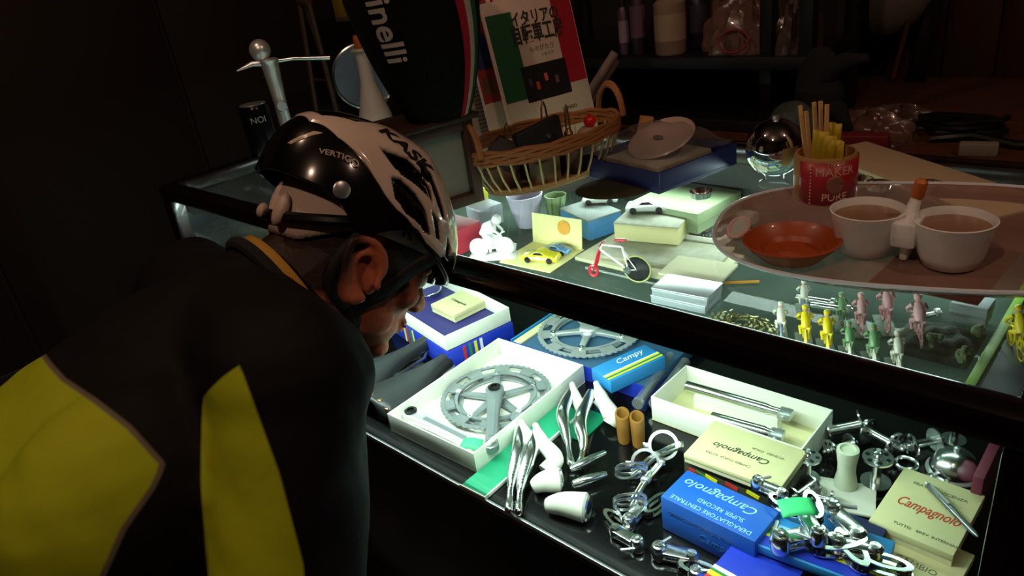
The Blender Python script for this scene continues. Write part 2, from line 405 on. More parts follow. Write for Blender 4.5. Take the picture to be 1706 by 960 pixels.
# box with the drilled chainset
t, bw, bd, byaw, bc = open_box('open_white_box', (642, 688), (830, 563), (972, 608), SH+.036, .036,
    'open white carton at the shelf front holding a chainset with toothed rings', white_card)
cs = at(834, 662, SH+.014); ca = at(828, 640, SH+.03); cbp = at(822, 742, SH+.03); arm_a = math.atan2(cbp.y-ca.y, cbp.x-ca.x)
cs.x = bc.x+.001; t = empty('chainset', (cs.x, cs.y, SH+.0035), 'grey chainset with five-arm spider and drilled double rings lying in the open white carton', 'chainset')
mb = MB(); chainring(mb, .0985, 52, .009, .067, 10, .3); mb.build('large_chainring', greyalu, t, smooth=False)
mb = MB(); chainring(mb, .086, 42, .001, .060, 5, .1, band=.008); mb.build('small_chainring', greyalu, t, smooth=False)
mb = MB()
for i in range(5):
    a = arm_a+2*PI*i/5+PI/5
    mb.prism([(.008, -.009), (.072, -.0055), (.072, .0055), (.008, .009)], .0045, .0085, R=RZ(a))
mb.lathe([(.018, .0), (.018, .012), (.012, .013)], 24)
mb.build('spider', greyalu, t, bev=.001)
for i in range(5):
    a = arm_a+2*PI*i/5+PI/5
    MB().lathe([(.0048, 0), (.0048, .0016), (.0022, .0016), (.0022, .0006)], 12, c=(.0705*math.cos(a), .0705*math.sin(a), .012)).build('ring_bolt', chrome, t)
crank_arm(t, .155, arm_a, .0135, greyalu)
p0 = at(686, 692, SH+.012); p1 = at(806, 752, SH+.012)
t = empty('left_crank', (p0.x, p0.y, SH+.0035), 'bright polished crank arm along the front wall of the open white carton', 'crank arm')
crank_arm(t, (p1-p0).length-.012, math.atan2(p1.y-p0.y, p1.x-p0.x), .004, satin)
p = at(786, 744, SH+.026)
def price_tag(p, yaw, label, w_=.034, d_=.024, tilt=.15):
    t = MB().grid(lambda a, b: V(((a-.5)*w_, (b-.5)*d_, .003*math.sin(a*PI)+.001*math.sin(b*5))), 7, 5).build('price_tag', mint_tag, solid=.0006, fix=False)
    t.matrix_world = Matrix.Translation(p) @ (RZ(yaw) @ RX(tilt)).to_4x4(); tag(t, label, 'price tag', None); return t
price_tag(p+V((0, 0, .004)), byaw+.4, 'mint green paper tag on the crank end inside the open white carton')
# green lined lid under the carton
c1 = at(806, 820, SH); c2 = at(955, 690, SH)
a = c2-c1; yaw = math.atan2(a.y, a.x)
t = empty('green_lined_lid', (c1.x+a.x/2, c1.y+a.y/2, SH), 'shallow white lid with green lining sticking out right of the open chainset carton', 'box lid', yaw)
gl = a.length+.02
MB().box((0, .012, .0015), (gl, .05, .003)).build('lining', green_card, t)
MB().box((0, -.0135, .003), (gl, .0022, .006)).build('rim', white_card, t, bev=.0004)
MB().box((-gl/2-.001, .012, .003), (.0022, .053, .006)).build('rim', white_card, t, bev=.0004)
MB().box((.095, -.035, .0012), (.075, .042, .0022)).build('lining', green_card, t)
# saddles
def saddle(L, tail, nose, label, wid=.068, hgt=.05):
    T = at(*tail, SH+.03); N = at(*nose, SH+.03); a = N-T; a.z = 0; yaw = math.atan2(a.y, a.x); ln = a.length
    t = empty('leather_saddle', (T.x, T.y, SH), label, 'bicycle saddle', yaw, None)
    def fn(s_, q):
        wv = wid*(1-.80*(s_**.9 if s_ < 1 else 1)) if s_ < .55 else wid*(.47-.30*((s_-.55)/.45))
        wv = wid*(.16+.84*(1-1/(1+math.exp(-(s_-.42)*11)))) ; wv *= min(1, .55+s_*9) if s_ < .05 else 1
        if s_ > .93: wv *= math.sqrt(max(0, 1-((s_-.93)/.07)**2))*.75+.25
        b = (q-.5)*2; ang_ = b*1.5
        x = s_*ln; y = wv*math.sin(ang_)/math.sin(1.5)*(1 if abs(b) < .9 else .97)
        z = hgt-.010*math.sin(PI*s_)-wv*.45*(1-math.cos(ang_))-(.016 if abs(b) > .95 else 0)*.5-(abs(b)**3)*.012+.006*(s_ > .9)*(0)
        return V((x, y, z))
    MB().grid(fn, 40, 17).build('cover', leather, t, solid=.004, fix=False)
    for i in range(-2, 3):
        pp = fn(.035, .5+i*.17); MB().ball((pp.x+.002, pp.y, pp.z+.0015), (.0048, .0048, .002), 10).build('rivet', copper, t)
    for i in (-1, 1):
        pp = fn(.965, .5+i*.22); MB().ball((pp.x, pp.y, pp.z+.0015), (.003, .003, .0015), 8).build('rivet', copper, t)
    mb = MB()
    for s_ in (-1, 1): mb.tube([(.03, s_*.04, hgt-.02), (.06, s_*.035, .008), (.12, s_*.022, .004), (.18, s_*.012, .006), (ln-.02, 0, hgt-.02)], .0035, 8)
    mb.build('rails', chrome, t)
    return t
saddle(0, (612, 672), (797, 560), 'black leather saddle with copper rivets beside the open chainset carton', .056, .042)
saddle(0, (560, 640), (728, 562), 'black leather saddle further back, its nose rivets below the purple parts box', .056, .046)
# white box with purple discs
t, w_, d_, yaw_, c_ = open_box('white_parts_box', (655, 508), (735, 455), (848, 512), SH+.075, .033,
   'white box of purple velvet discs under the rail beside the helmet', white_card, purple)
mb = MB(); mb.box((0, 0, -.021), (w_*1.02, d_*1.02, .042)); sb = mb.build('supporting_carton', royal, loc=(c_.x, c_.y, SH+.042), rz=yaw_, bev=.001)
tag(sb, 'dark blue carton with coloured stripes under the white parts box', 'box')
for i, m_ in enumerate((yellow_p, red_p, green_p, yellow_p)):
    MB().box((0, 0, 0), (.005, .001, .038)).build('stripe', m_, sb, loc=(-.04+i*.012, -d_*.51-.0006, -.021), smooth=False)
for i, m_ in enumerate((red_p, green_p, yellow_p, white_p)):
    MB().box((0, 0, 0), (.001, .006, .038)).build('stripe', m_, sb, loc=(w_*.51+.0006, -.04+i*.013, -.021), smooth=False)
for (u, v, lab) in ((712, 487, 'purple velvet disc with a chrome rim, right one in the white parts box'), (672, 478, 'purple velvet disc with a chrome rim, left one in the white parts box')):
    p = at(u, v, SH+.05); q = empty('rimmed_disc', (p.x, p.y, SH+.0445), lab, 'disc')
    MB().lathe([(0, 0), (.03, 0), (.03, .01), (0, .012)], 28).build('disc', purple, q)
    MB().torus((0, 0, .011), .031, .0016, 40).build('rim', chrome, q)
t2, *_ = carton('small_cream_box', (728, 512), (768, 483), (808, 500), SH+.064, .018, 'small cream carton lying in the white parts box', 'box', cream_card)
text('Campagnolo', .010, (-.024, .002, .0185), I3, ink, t2, shear=.3)
# blue padded tray with a chrome chainset
xa_ = at(862, 560, SH+.03).x; xb_ = at(1120, 600, SH+.03).x; dp = .185; wd = xb_-xa_; c = V(((xa_+xb_)/2, .945, 0)); yaw = 0
t = empty('blue_padded_tray', (c.x, c.y, SH), 'blue padded presentation tray behind the open white carton', 'tray', yaw)
MB().box((0, 0, .012), (wd, dp+.03, .024)).build('pad', blue_pad, t, bev=.002)
MB().box((-wd/2+.012, 0, .0255), (.018, dp+.03, .004)).build('white_edge', cream_card, t, bev=.0006)
MB().box((-wd/2-.0015, 0, .015), (.003, dp+.03, .03)).build('rim', cyan_card, t)
MB().box((0, -dp/2-.0165, .014), (wd, .003, .028)).build('rim', royal, t)
cs = V((-.785, .940, 0))
t = empty('chainset', (cs.x, cs.y, SH+.025), 'bright chrome chainset resting on the blue padded tray', 'chainset')
mb = MB(); chainring(mb, .101, 52, .006, .068, 10, .1, band=.007); mb.build('large_chainring', satin, t, smooth=False)
mb = MB(); mb.annulus(circ(.078, 60), circ(.064, 60), .001, .004); mb.build('small_chainring', alu, t, smooth=False)
mb = MB(); a0 = -1.15
for i in range(5):
    mb.prism([(.008, -.011), (.03, -.007), (.072, -.0055), (.072, .0055), (.03, .007), (.008, .011)], .003, .010, R=RZ(a0+2*PI*i/5))
mb.lathe([(.02, 0), (.02, .014), (.014, .016)], 24); mb.build('spider', satin, t, bev=.0015)
for i in range(5):
    a = a0+2*PI*i/5; MB().lathe([(.005, 0), (.005, .003), (.0022, .003), (.0022, .002)], 12, c=(.0705*math.cos(a), .0705*math.sin(a), .0095)).build('ring_bolt', chrome, t)
# blue and yellow card pack leaning on the tray
L_, B_, R_ = (1026, 642), (1074, 574), (1108, 594)
c, wd, dp, yaw = frame3(L_, B_, R_, SH+.05)
t = empty('striped_parts_pack', (c.x, c.y, SH+.026), 'slim blue parts pack with yellow stripes and white script near the chrome chainset', 'parts pack', yaw)
MB().box((0, 0, .012), (wd, dp, .024)).build('pack', cyan_card, t, bev=.0008)
for x, m_, wv in ((.008, white_p, .0025), (.0115, yellow_p, .004), (.0165, green_p, .002), (.020, yellow_p, .004)):
    if x < wd/2: MB().box((0, 0, 0), (wv, dp*1.002, .0003)).build('stripe', m_, t, loc=(x, 0, .0243))
text('Campy', .02, (-.012, -.018, .0246), RZ(PI/2), white_p, t, shear=.35)
# clear tubes
for (a_, b_, lab) in (((1062, 672), (1118, 592), 'clear plastic tube of small parts right of the striped parts pack'), ((1090, 672), (1142, 602), 'longer clear plastic tube next to the white seat post carton')):
    A = at(*a_, SH+.02); B = at(*b_, SH+.02); d = B-A
    t = empty('clear_tube', (A.x, A.y, SH), lab, 'tube', math.atan2(d.y, d.x))
    MB().lathe([(.009, 0), (.009, d.length), (.008, d.length), (.008, .001)], 16, c=(0, 0, .0185), R=RY(PI/2)).build('tube', clear, t)
    MB().lathe([(.0098, 0), (.0098, .008), (0, .009)], 16, c=(-.001, 0, .0185), R=RY(PI/2)).build('cap', alu, t)
    MB().cyl((.012, 0, .0185), (d.length*.8, 0, .0185), .004, n=10).build('spindle', alu, t)
    MB().box((d.length/2, 0, .0048), (d.length*.9, .02, .0092)).build('card_strip', navy_card, t)
# brown rubber hoods (twin oval tubes)
pA = at(1042, 735, SH); 
for k, (uv, lab) in enumerate((((1040, 732), 'brown rubber sleeve with oval mouth, left one of the pair'), ((1064, 738), 'brown rubber sleeve with oval mouth, right one of the pair'))):
    p = at(*uv, SH); R = RX(-.12)
    mb = MB(); n = 20; prof = [(.0115, 0), (.0125, .022), (.0132, .048), (.0126, .0492), (.0098, .0495), (.0088, .047), (.008, .01)]
    mb.lathe(prof, n, sx=.85, sy=1.35, R=RZ(.65))
    o = mb.build('rubber_sleeve', brown_rubber, loc=(p.x, p.y, SH+.0005)); tag(o, lab, 'rubber sleeve')
# ---- brake levers
def bez(pts, n=14):
    out = []; P_ = [V(p) for p in pts]; P_ = [P_[0]*2-P_[1]]+P_+[P_[-1]*2-P_[-2]]
    for i in range(1, len(P_)-2):
        for k in range(n if i < len(P_)-3 else n+1):
            t_ = k/n; a, b, c_, d = P_[i-1:i+3]
            out.append(.5*((2*b)+(c_-a)*t_+(2*a-5*b+4*c_-d)*t_*t_+(3*b-a-3*c_+d)*t_**3))
    return out
def lever(path, holes, label, hood_pts, name='brake_lever', zl=.0):
    """blade path and hood path are image points with heights over the shelf"""
    w0 = at(path[0][0], path[0][1], SH+path[0][2])
    t = empty(name, (w0.x, w0.y, SH), label, 'brake lever')
    pts = [at(u, v, SH+h)-V((w0.x, w0.y, SH)) for u, v, h in path]
    cur = bez(pts, 10); k = len(cur)
    mb = MB(); rad = []
    for i in range(k):
        s_ = i/(k-1); rad.append(.0086*(.55+.75*math.sin(PI*min(1, s_*1.15+.12))**.6*(1-.25*s_)) if s_ < .92 else .0062)
    mb.tube(cur, rad, 12)
    mb.v = [V((p.x, p.y, p.z)) for p in mb.v]
    b = mb.build('lever_blade', chrome, t, ang=1.2)
    MB().ball(cur[-1], .0066, 12).build('lever_tip', chrome, b)
    if holes:
        i0 = int(k*.42)
        for j in range(holes):
            i = i0+int((k*.5)*j/holes); q = cur[i]; d = (V((0, 0, CZ-SH))-V((w0.x, w0.y, 0))-q).normalized(); R = d.to_track_quat('Z', 'Y').to_matrix()
            MB().lathe([(.0021, 0), (.0021, .0012), (.0013, .0012), (.0013, .0004), (0, .0004)], 8, c=q+d*(rad[i]*.93), R=R).build('drilled_hole', dkmetal, b)
    if hood_pts:
        hp = [at(u, v, SH+h)-V((w0.x, w0.y, SH)) for u, v, h, r in hood_pts]; rr = [r for *_, r in hood_pts]
        cu2 = bez(hp, 8); k2 = len(cu2); n_ = len(rr)-1
        r2 = []
        for i in range(k2):
            x = i/(k2-1)*n_; j = min(int(x), n_-1); f = x-j; f = f*f*(3-2*f); r2.append(rr[j]*(1-f)+rr[j+1]*f)
        h = MB().tube(cu2, r2, 16).build('rubber_hood', white_rubber, t, ang=1.3)
        mid = (cur[int(k*.1)]+cu2[int(k2*.5)])/2
        mb = MB(); mb.cyl(mid-V((.008, -.004, 0)), mid+V((.008, -.004, 0)), .0035, n=10); mb.build('pivot_pin', alu, t)
    return t
# pair A (drilled)
lever([(866, 712, .022), (864, 748, .028), (853, 798, .016), (848, 850, .008)], 12, 'drilled chrome brake lever nearest the shelf edge with white hood, left of its pair',
      [(868, 703, .030, .005), (880, 730, .026, .0105), (893, 752, .018, .0115)])
lever([(892, 722, .022), (884, 755, .028), (869, 805, .016), (864, 852, .008)], 12, 'drilled chrome brake lever with large white rubber hood, right of its pair',
      [(892, 708, .034, .005), (902, 735, .028, .011), (925, 765, .018, .013), (908, 786, .010, .012)])
# pair B
lever([(950, 655, .024), (937, 690, .030), (945, 730, .018), (951, 772, .010)], 0, 'plain chrome brake lever with white hood beside the carton corner',
      [(953, 640, .032, .005), (962, 668, .024, .009), (972, 690, .014, .010)])
lever([(985, 655, .024), (967, 700, .032), (972, 740, .018), (966, 776, .010)], 0, 'plain chrome brake lever with large white hood left of the brown rubber sleeves',
      [(993, 638, .036, .005), (1003, 665, .028, .0115), (1020, 695, .016, .015), (1016, 706, .008, .012)])
# pair C: hoods lying with their mouths to the front
def lying_hood(a, b, rr, label, lv=None, mouth=True):
    A = at(*a[:2], SH+a[2]); B = at(*b[:2], SH+b[2]); t = empty('hooded_lever', (A.x, A.y, SH), label, 'brake lever')
    A0 = V((0, 0, A.z-SH)); B0 = V((B.x-A.x, B.y-A.y, B.z-SH)); cu2 = bez([A0, (A0*.55+B0*.45)+V((0, 0, .004)), B0], 8); k = len(cu2)
    r2 = [rr[0]+(rr[1]-rr[0])*(i/(k-1))**.7 for i in range(k)]
    MB().tube(cu2, r2, 18).build('rubber_hood', white_rubber, t, ang=1.3)
    d = (cu2[-1]-cu2[-2]).normalized(); R = d.to_track_quat('Z', 'Y').to_matrix()
    MB().lathe([(rr[1]*.72, -.002), (rr[1]*.92, .004), (rr[1]*.80, .006), (rr[1]*.68, .0045), (rr[1]*.6, .003), (0, .003)], 20, c=cu2[-1], R=R, sy=1).build('body_rim', chrome, t)
    MB().box(cu2[-1]+d*.005, (rr[1]*.7, rr[1]*.5, .004), R=R).build('clamp', dkmetal, t)
    if lv:
        q = [at(u, v, SH+h)-V((A.x, A.y, SH)) for u, v, h in lv]
        MB().tube(bez(q, 8), [.0045+.002*math.sin(PI*i/(len(q)*8-8)) for i in range((len(q)-1)*8+1)], 10).build('lever_blade', chrome, t)
    return t
lying_hood((888, 812, .012), (930, 800, .016), (.009, .0185), 'white hooded brake lever lying on its side, its oval mouth turned to the front', lv=[(950, 782, .018), (975, 770, .02), (1008, 755, .018)])
lying_hood((912, 842, .010), (975, 846, .016), (.010, .0205), 'white hooded brake lever lying nearest the front edge of the shelf', lv=[(955, 806, .012), (980, 798, .014), (1010, 790, .012)])
# ---- chrome derailleurs and clamps
def clamp_ring(u, v, h, r, label, tilt, yaw, tail):
    p = at(u, v, SH+h); t = empty('front_derailleur', (p.x, p.y, SH), label, 'front derailleur', yaw)
    R = RX(tilt); mb = MB(); n = 28
    prof = [(r, -.006), (r+.0045, -.006), (r+.0045, .006), (r, .006)]
    mb.lathe(prof, n, c=(0, 0, h), R=R, close=True); mb.build('clamp_band', chrome, t, ang=.6)
    for s_ in (-1, 1):
        q = R @ V((s_*(r+.006), 0, 0)); MB().box((q.x, q.y, q.z+h), (.012, .009, .009), R=R).build('clamp_ear', chrome, t, bev=.0012)
        MB().lathe([(.0042, -.007), (.0042, .004), (.003, .006), (0, .0065)], 12, c=(q.x, q.y, q.z+h), R=R).build('clamp_bolt', alu, t)
    q0 = R @ V((r+.006, 0, 0))+V((0, 0, h)); rot = RZ(-yaw)
    e = rot @ (at(*tail)-V((p.x, p.y, SH)))
    m_ = (q0+e)/2+V((0, 0, .006)); d = (e-q0)
    for s_ in (-.005, .005):
        MB().tube([q0+V((0, s_, 0)), m_+V((0, s_, 0)), e+V((0, s_, 0))], .0028, 8).build('link_arm', chrome, t)
    MB().ball(m_, (.008, .006, .006), 10).build('spring_housing', alu, t)
    # cage: two stadium-shaped side plates
    for s_ in (-.004, .005):
        mb = MB(); L2 = .016; w_ = .009; pts = [(L2*math.cos(a)+(.008 if math.cos(a) > 0 else -.008), w_*math.sin(a)) for a in [2*PI*i/24 for i in range(24)]]
        inn = [(x*.80, y*.62) for x, y in pts]; mb.annulus(pts, inn, -.0007, .0007)
        mb.v = [RX(1.2) @ (RY(.2) @ p_)+e+V((0, s_, -.004+.010)) for p_ in mb.v]
        mb.build('cage_plate', chrome, t)
    return t
clamp_ring(1075, 772, .022, .0165, 'front derailleur with round chrome clamp, nearer the brake levers', .85, .65, (1050, 842, SH+.014))
clamp_ring(1105, 742, .026, .0175, 'front derailleur with round chrome clamp beside the cream card box', .85, .6, (1052, 790, SH+.020))
def rear_derailleur(u, v, label, yaw=0, s=1., h=0., parent_z=None, group=None):
    """body knuckles, parallelogram, pulley cage with two jockey wheels"""
    z0 = SH if parent_z is None else parent_z
    p = at(u, v, z0+h+.012); t = empty('rear_derailleur', (p.x, p.y, z0+h), label, 'rear derailleur', yaw, group)
    def B(mb, n_, m_, **k): return mb.build(n_, m_, t, **k)
    mb = MB(); mb.lathe([(0, 0), (.009*s, 0), (.0105*s, .004*s), (.0105*s, .016*s), (.008*s, .021*s), (.0045*s, .022*s), (.004*s, .019*s), (0, .019*s)], 20, c=(0, 0, .001)); B(mb, 'upper_knuckle', chrome)
    MB().lathe([(.006*s, 0), (.006*s, .004*s), (.0035*s, .0045*s), (.003*s, .002*s), (0, .002*s)], 6, c=(0, 0, .0215*s)).build('hex_bolt', chrome, t)
    mb = MB(); mb.lathe([(0, 0), (.008*s, 0), (.0095*s, .004*s), (.0095*s, .014*s), (.006*s, .018*s), (0, .0185*s)], 20, c=(.040*s, .006*s, .002)); B(mb, 'lower_knuckle', chrome)
    for z_ in (.006*s, .0155*s):
        mb = MB(); mb.prism([(0, -.0085*s), (.040*s, -.003*s), (.046*s, .008*s), (.036*s, .015*s), (-.004*s, .0075*s)], z_-.0018*s, z_+.0018*s); B(mb, 'parallelogram_plate', chrome, bev=.0008)
    mb = MB(); mb.tube([(.012*s+.0016*s*k*.9, .001*s+.003*s*math.cos(k*1.1), .011*s+.003*s*math.sin(k*1.1)) for k in range(16)], .0007*s, 6); B(mb, 'spring', alu)
    for z_ in (.003*s, .014*s):
        mb = MB(); out = [(.052*s+(.030*s)*math.cos(a)*(1 if math.cos(a) > 0 else .8), -.008*s+.0115*s*math.sin(a)) for a in [2*PI*i/28 for i in range(28)]]
        inn = [(.052*s+(x-.052*s)*.74, -.008*s+(y+.008*s)*.60) for x, y in out]
        mb.annulus(out, inn, z_-.0007*s, z_+.0007*s); B(mb, 'cage_plate', chrome)
    for x_ in (.034*s, .072*s):
        mb = MB(); mb.annulus(gear(.0085*s, 11, .0018*s), circ(.003*s, 44), .005*s, .012*s); mb.v = [q+V((x_, -.008*s, 0)) for q in mb.v]; B(mb, 'jockey_wheel', black_pl, smooth=False)
    MB().cyl((-.004*s, .009*s, .012*s), (.006*s, .026*s, .013*s), .0022*s, n=8).build('cable_adjuster', alu, t)
    return t
rear_derailleur(1098, 918, 'chrome rear derailleur in front of the blue carton, at the shelf edge', yaw=.2)
rear_derailleur(1062, 905, 'chrome rear derailleur lying below the clamp bands, left of the blue carton', yaw=2.9, s=.9)
rear_derailleur(1048, 868, 'chrome rear derailleur with its cage toward the brake levers, between clamps and shelf edge', yaw=1.5, s=.9, h=0)
rear_derailleur(1395, 905, 'chrome rear derailleur at the stripes of the flat light blue box', yaw=.2, s=.95, parent_z=SH+.046)
rear_derailleur(1362, 892, 'chrome rear derailleur in the middle of the pile on the flat light blue box', yaw=2.2, s=.9, parent_z=SH+.062)
rear_derailleur(1160, 958, 'chrome rear derailleur cut by the lower frame edge, left of the striped flat box', yaw=-.5, s=.95)
# ---- seat post carton
t, w_, d_, yaw_, c_ = open_box('seat_post_carton', (1105, 668), (1143, 608), (1388, 683), SH+.045, .045, 'open cream carton with chrome tubes under the front rail', white_card, cream_card)
for (a_, b_, lab, hh) in (((1143, 640), (1318, 690), 'long chrome tube in the rear half of the open cream carton', .038), ((1185, 692), (1300, 724), 'shorter chrome tube in the front half of the open cream carton', .034)):
    A = at(*a_, SH+hh); B = at(*b_, SH+hh); d = B-A
    q = empty('seat_post', (A.x, A.y, SH+.0025), lab, 'seat post', math.atan2(d.y, d.x))
    L2 = d.length; zz = hh-.0025-.0; r_ = .0085
    MB().lathe([(0, 0), (r_-.001, 0), (r_, .001), (r_, L2*.78), (r_*.8, L2*.82), (r_*.8, L2*.9), (r_*.5, L2*.93)], 18, c=(0, 0, zz-.003), R=RY(PI/2)).build('shaft', chrome, q)
    MB().box((L2*.95, 0, zz-.003), (.02, .02, .012)).build('clamp_head', alu, q, bev=.002)
    MB().cyl((L2*.95, -.014, zz-.003), (L2*.95, .014, zz-.003), .003, n=10).build('clamp_bolt', alu, q)
    MB().box((L2/2, 0, (zz-.012)/2), (L2*.8, .016, max(.002, zz-.012))).build('cradle', white_card, q)
# ---- cream card box on striped sleeve
t, w_, d_, h_ = carton('flat_cream_carton', (1138, 756), (1190, 700), (1345, 752), SH+.05, .014, 'flat cream carton with dark script writing on top of a striped carton', 'carton', cream_card, cream_side)
text('Campagnolo', .016, (.038, -.004, .0143), RZ(PI), ink, t, shear=.35)
text('VICENZA  ITALIA', .006, (.05, .014, .0143), RZ(PI), grey_ink, t); text('CAMBIO CORSA  EXTRA', .006, (.02, -.024, .0143), RZ(PI), grey_ink, t)
c, wd, dp, yaw = frame3((1138, 762), (1192, 706), (1350, 758), SH+.0355)
t = empty('striped_carton', (c.x, c.y, SH), 'dark carton with red and yellow stripes under the flat cream carton', 'carton', yaw)
MB().box((0, 0, .0175), (wd*1.02, dp*1.04, .035)).build('body', mat('olive_card', '3b3a28', .6), t, bev=.001)
for x, m_ in ((-.055, red_p), (-.03, yellow_p), (.0, red_p), (.03, yellow_p), (-.045, green_p)):
    MB().box((x, -dp*.52-.0004, .018), (.018, .0008, .006), R=RY(.25)).build('stripe', m_, t)
# ---- blue carton with upside-down lettering
c, wd, dp, yaw = frame3((1107, 830), (1145, 783), (1300, 852), SH+.055)
t = empty('blue_carton', (c.x, c.y, SH), 'bright blue carton with white lettering between the derailleurs', 'carton', yaw)
MB().box((0, 0, .0275), (wd, dp, .055)).build('body', blue_card, t, bev=.0012)
text('Campagnolo', .020, (wd*.36, dp*.18, .0553), RZ(PI), ltblue_p, t, shear=.35)
text('DERAGLIATORE CENTRALE', .0095, (wd*.43, -dp*.36, .0553), RZ(PI), ltblue_p, t, sx=.95)
text('SUPER RECORD', .0095, (wd*.30, -dp*.14, .0553), RZ(PI), ltblue_p, t, sx=.95)
text('DERAGLIATORE CENTRALE', .008, (-wd*.42, -dp/2-.0003, .034), RX(PI/2), mat('faint_blue_print', '2d5aa0', .5), t)
text('Campagnolo', .016, (-wd*.1, -dp/2-.0003, .018), RX(PI/2), MATS['faint_blue_print'], t, shear=.35)
# ---- flat blue boxes with stripes
def striped_flat(L, B, R, z, h, label, m_, bands, side=0):
    c, wd, dp, yaw = frame3(L, B, R, z)
    t = empty('flat_striped_box', (c.x, c.y, z-h), label, 'flat box', yaw)
    MB().box((0, 0, h/2), (wd, dp, h)).build('body', m_, t, bev=.001)
    x = -dp/2+.003
    for mm, ww in bands:
        if mm: MB().box((0, 0, 0), (wd*.998, ww, .0006)).build('stripe', mm, t, loc=(0, x+ww/2, h+.0003))
        x += ww
    return t
striped_flat((1180, 985), (1252, 872), (1360, 925), SH+.03, .03, 'flat royal blue box with yellow and red stripes, cut by the bottom edge', royal, [(None, .012), (red_p, .006), (yellow_p, .007), (green_p, .004), (white_p, .006)])
striped_flat((1252, 905), (1300, 838), (1492, 902), SH+.045, .012, 'flat light blue box with pale and yellow stripes under the large rear derailleurs', cyan_card, [(royal, .016), (yellow_p, .005), (green_p, .009), (yellow_p, .004), (ltblue_p, .006)])
sb = MB().box((0, 0, .0155), (.10, .06, .031)).build('support_box', navy_card, loc=(at(1390, 880, SH+.033).x, at(1390, 880, SH+.033).y+.005, SH+.001), rz=.05, bev=.001)
tag(sb, 'navy box propping up the flat light blue box from below', 'box')
rear_derailleur(1300, 905, 'large rear derailleur with silver knuckle on the flat light blue box, left one', yaw=.75, s=1.15, parent_z=SH+.046)
rear_derailleur(1385, 850, 'rear derailleur on the flat light blue box, right of the mint tag', yaw=-.7, s=1.1, parent_z=SH+.046)
rear_derailleur(1262, 803, 'small rear derailleur in clear wrap behind the blue carton', yaw=-.2, s=.8, parent_z=SH+.055)
price_tag(at(1328, 846, SH+.088), .7, 'mint green paper tag above the flat light blue box', .040, .026)
# ---- white spool and hub parts
p = at(1408, 812, SH); t = MB().lathe([(.0145, 0), (.015, .004), (.0115, .022), (.0115, .036), (.0142, .056), (.0138, .060), (.010, .0605), (.009, .058), (0, .058)], 28).build('frosted_spool', frost, loc=(p.x, p.y, SH+.0045))
tag(t, 'pale frosted plastic waisted sleeve standing among the hubs', 'sleeve')
def hub(u, v, label, yaw=0, tilt=PI/2, s=1., n=2, h=0):
    r = .019*s; p = at(u, v, SH+h+r); t = empty('wheel_hub', (p.x, p.y, SH+h), label, 'hub', yaw)
    R = RY(tilt); zc = (r if tilt > .5 else .026*s)
    MB().lathe([(.007*s, -.022*s), (.0065*s, -.016*s), (.006*s, 0), (.0065*s, .016*s), (.007*s, .022*s)], 20, c=(0, 0, zc), R=R).build('barrel', chrome, t)
    for s_ in (-1, 1):
        mb = MB(); mb.annulus(circ(r, 36), circ(.007*s, 36), s_*.020*s-.0012, s_*.020*s+.0012); mb.v = [R @ q+V((0, 0, zc)) for q in mb.v]; fl = mb.build('flange', chrome, t)
        for k in range(6):
            a = 2*PI*k/6; q = R @ V((.013*s*math.cos(a), .013*s*math.sin(a), s_*.0214*s))+V((0, 0, zc)); MB().lathe([(.0032*s, -.0002), (.0032*s, .0003), (0, .0003)], 10, c=q, R=R).build('flange_hole', dkmetal, fl)
    MB().cyl(R @ V((0, 0, -.034*s))+V((0, 0, zc)), R @ V((0, 0, .034*s))+V((0, 0, zc)), .0028*s, n=10).build('axle', alu, t)
    for s_ in (-1, 1): MB().lathe([(.0055*s, 0), (.006*s, .004*s), (.003*s, .006*s)], 12, c=R @ V((0, 0, s_*.025*s))+V((0, 0, zc)), R=R @ (RX(PI) if s_ < 0 else I3)).build('dust_cap', chrome, t)
    return t
hub(1345, 785, 'flat lying hub left of the frosted sleeve', .3, 0, .9)
hub(1460, 790, 'upright hub with wide flange right of the frosted sleeve', 0, 0, 1.0)
hub(1408, 712, 'hub with drilled flanges under the rail, left one of the row', .5, PI/2-.3, 1.1)
hub(1468, 730, 'hub with drilled flanges under the rail, second of the row', -.3, PI/2, 1.0)
hub(1538, 738, 'hub with drilled flanges under the rail, third of the row', .9, PI/2, .9)
hub(1335, 820, 'hub behind the mint green tag at the cream envelope edge', 1.3, PI/2, .9)
hub(1366, 830, 'small hub touching the foot of the frosted sleeve', .2, PI/2, .7)
hub(1590, 722, 'hub standing on its flange behind the chrome dome', .4, 0, .85)
hub(1400, 745, 'hub on its side touching the top of the frosted sleeve', 1.0, PI/2, .8)
q = at(1400, 828, SH); o = MB().box((0, 0, .002), (.085, .06, .004)).build('white_plastic_sheet', white_rubber, loc=(q.x, q.y, SH), rz=.3, bev=.001); tag(o, 'white plastic sheet under the frosted sleeve and hubs', 'sheet')
p = at(1592, 765, SH+.02); t = empty('chrome_bell', (p.x, p.y, SH), 'large shiny chrome dome under the rail near the right corner post', 'dome')
MB().lathe([(.03, 0), (.031, .003), (.029, .014), (.022, .026), (.010, .033), (0, .034)], 36).build('dome', chrome, t)
MB().lathe([(.004, 0), (.004, .006), (0, .008)], 12, c=(0, 0, .033)).build('knob', alu, t)
MB().lathe([(.034, 0), (.034, .002), (.03, .002)], 36).build('foot', alu, t)
p = at(1560, 735, SH+.03)
for i, (u, v) in enumerate(((1510, 770), (1560, 800))):
    q = at(u, v, SH+.006); o = MB().torus((0, 0, .0035), .013, .0030, 30, 8).build('lock_ring', chrome, loc=(q.x, q.y, SH)); tag(o, ('chrome ring lying left of the chrome dome' if i == 0 else 'chrome ring lying in front of the chrome dome'), 'ring')
c, wd, dp, yaw = frame3((1655, 790), (1668, 735), (1675, 738), SH+.05)
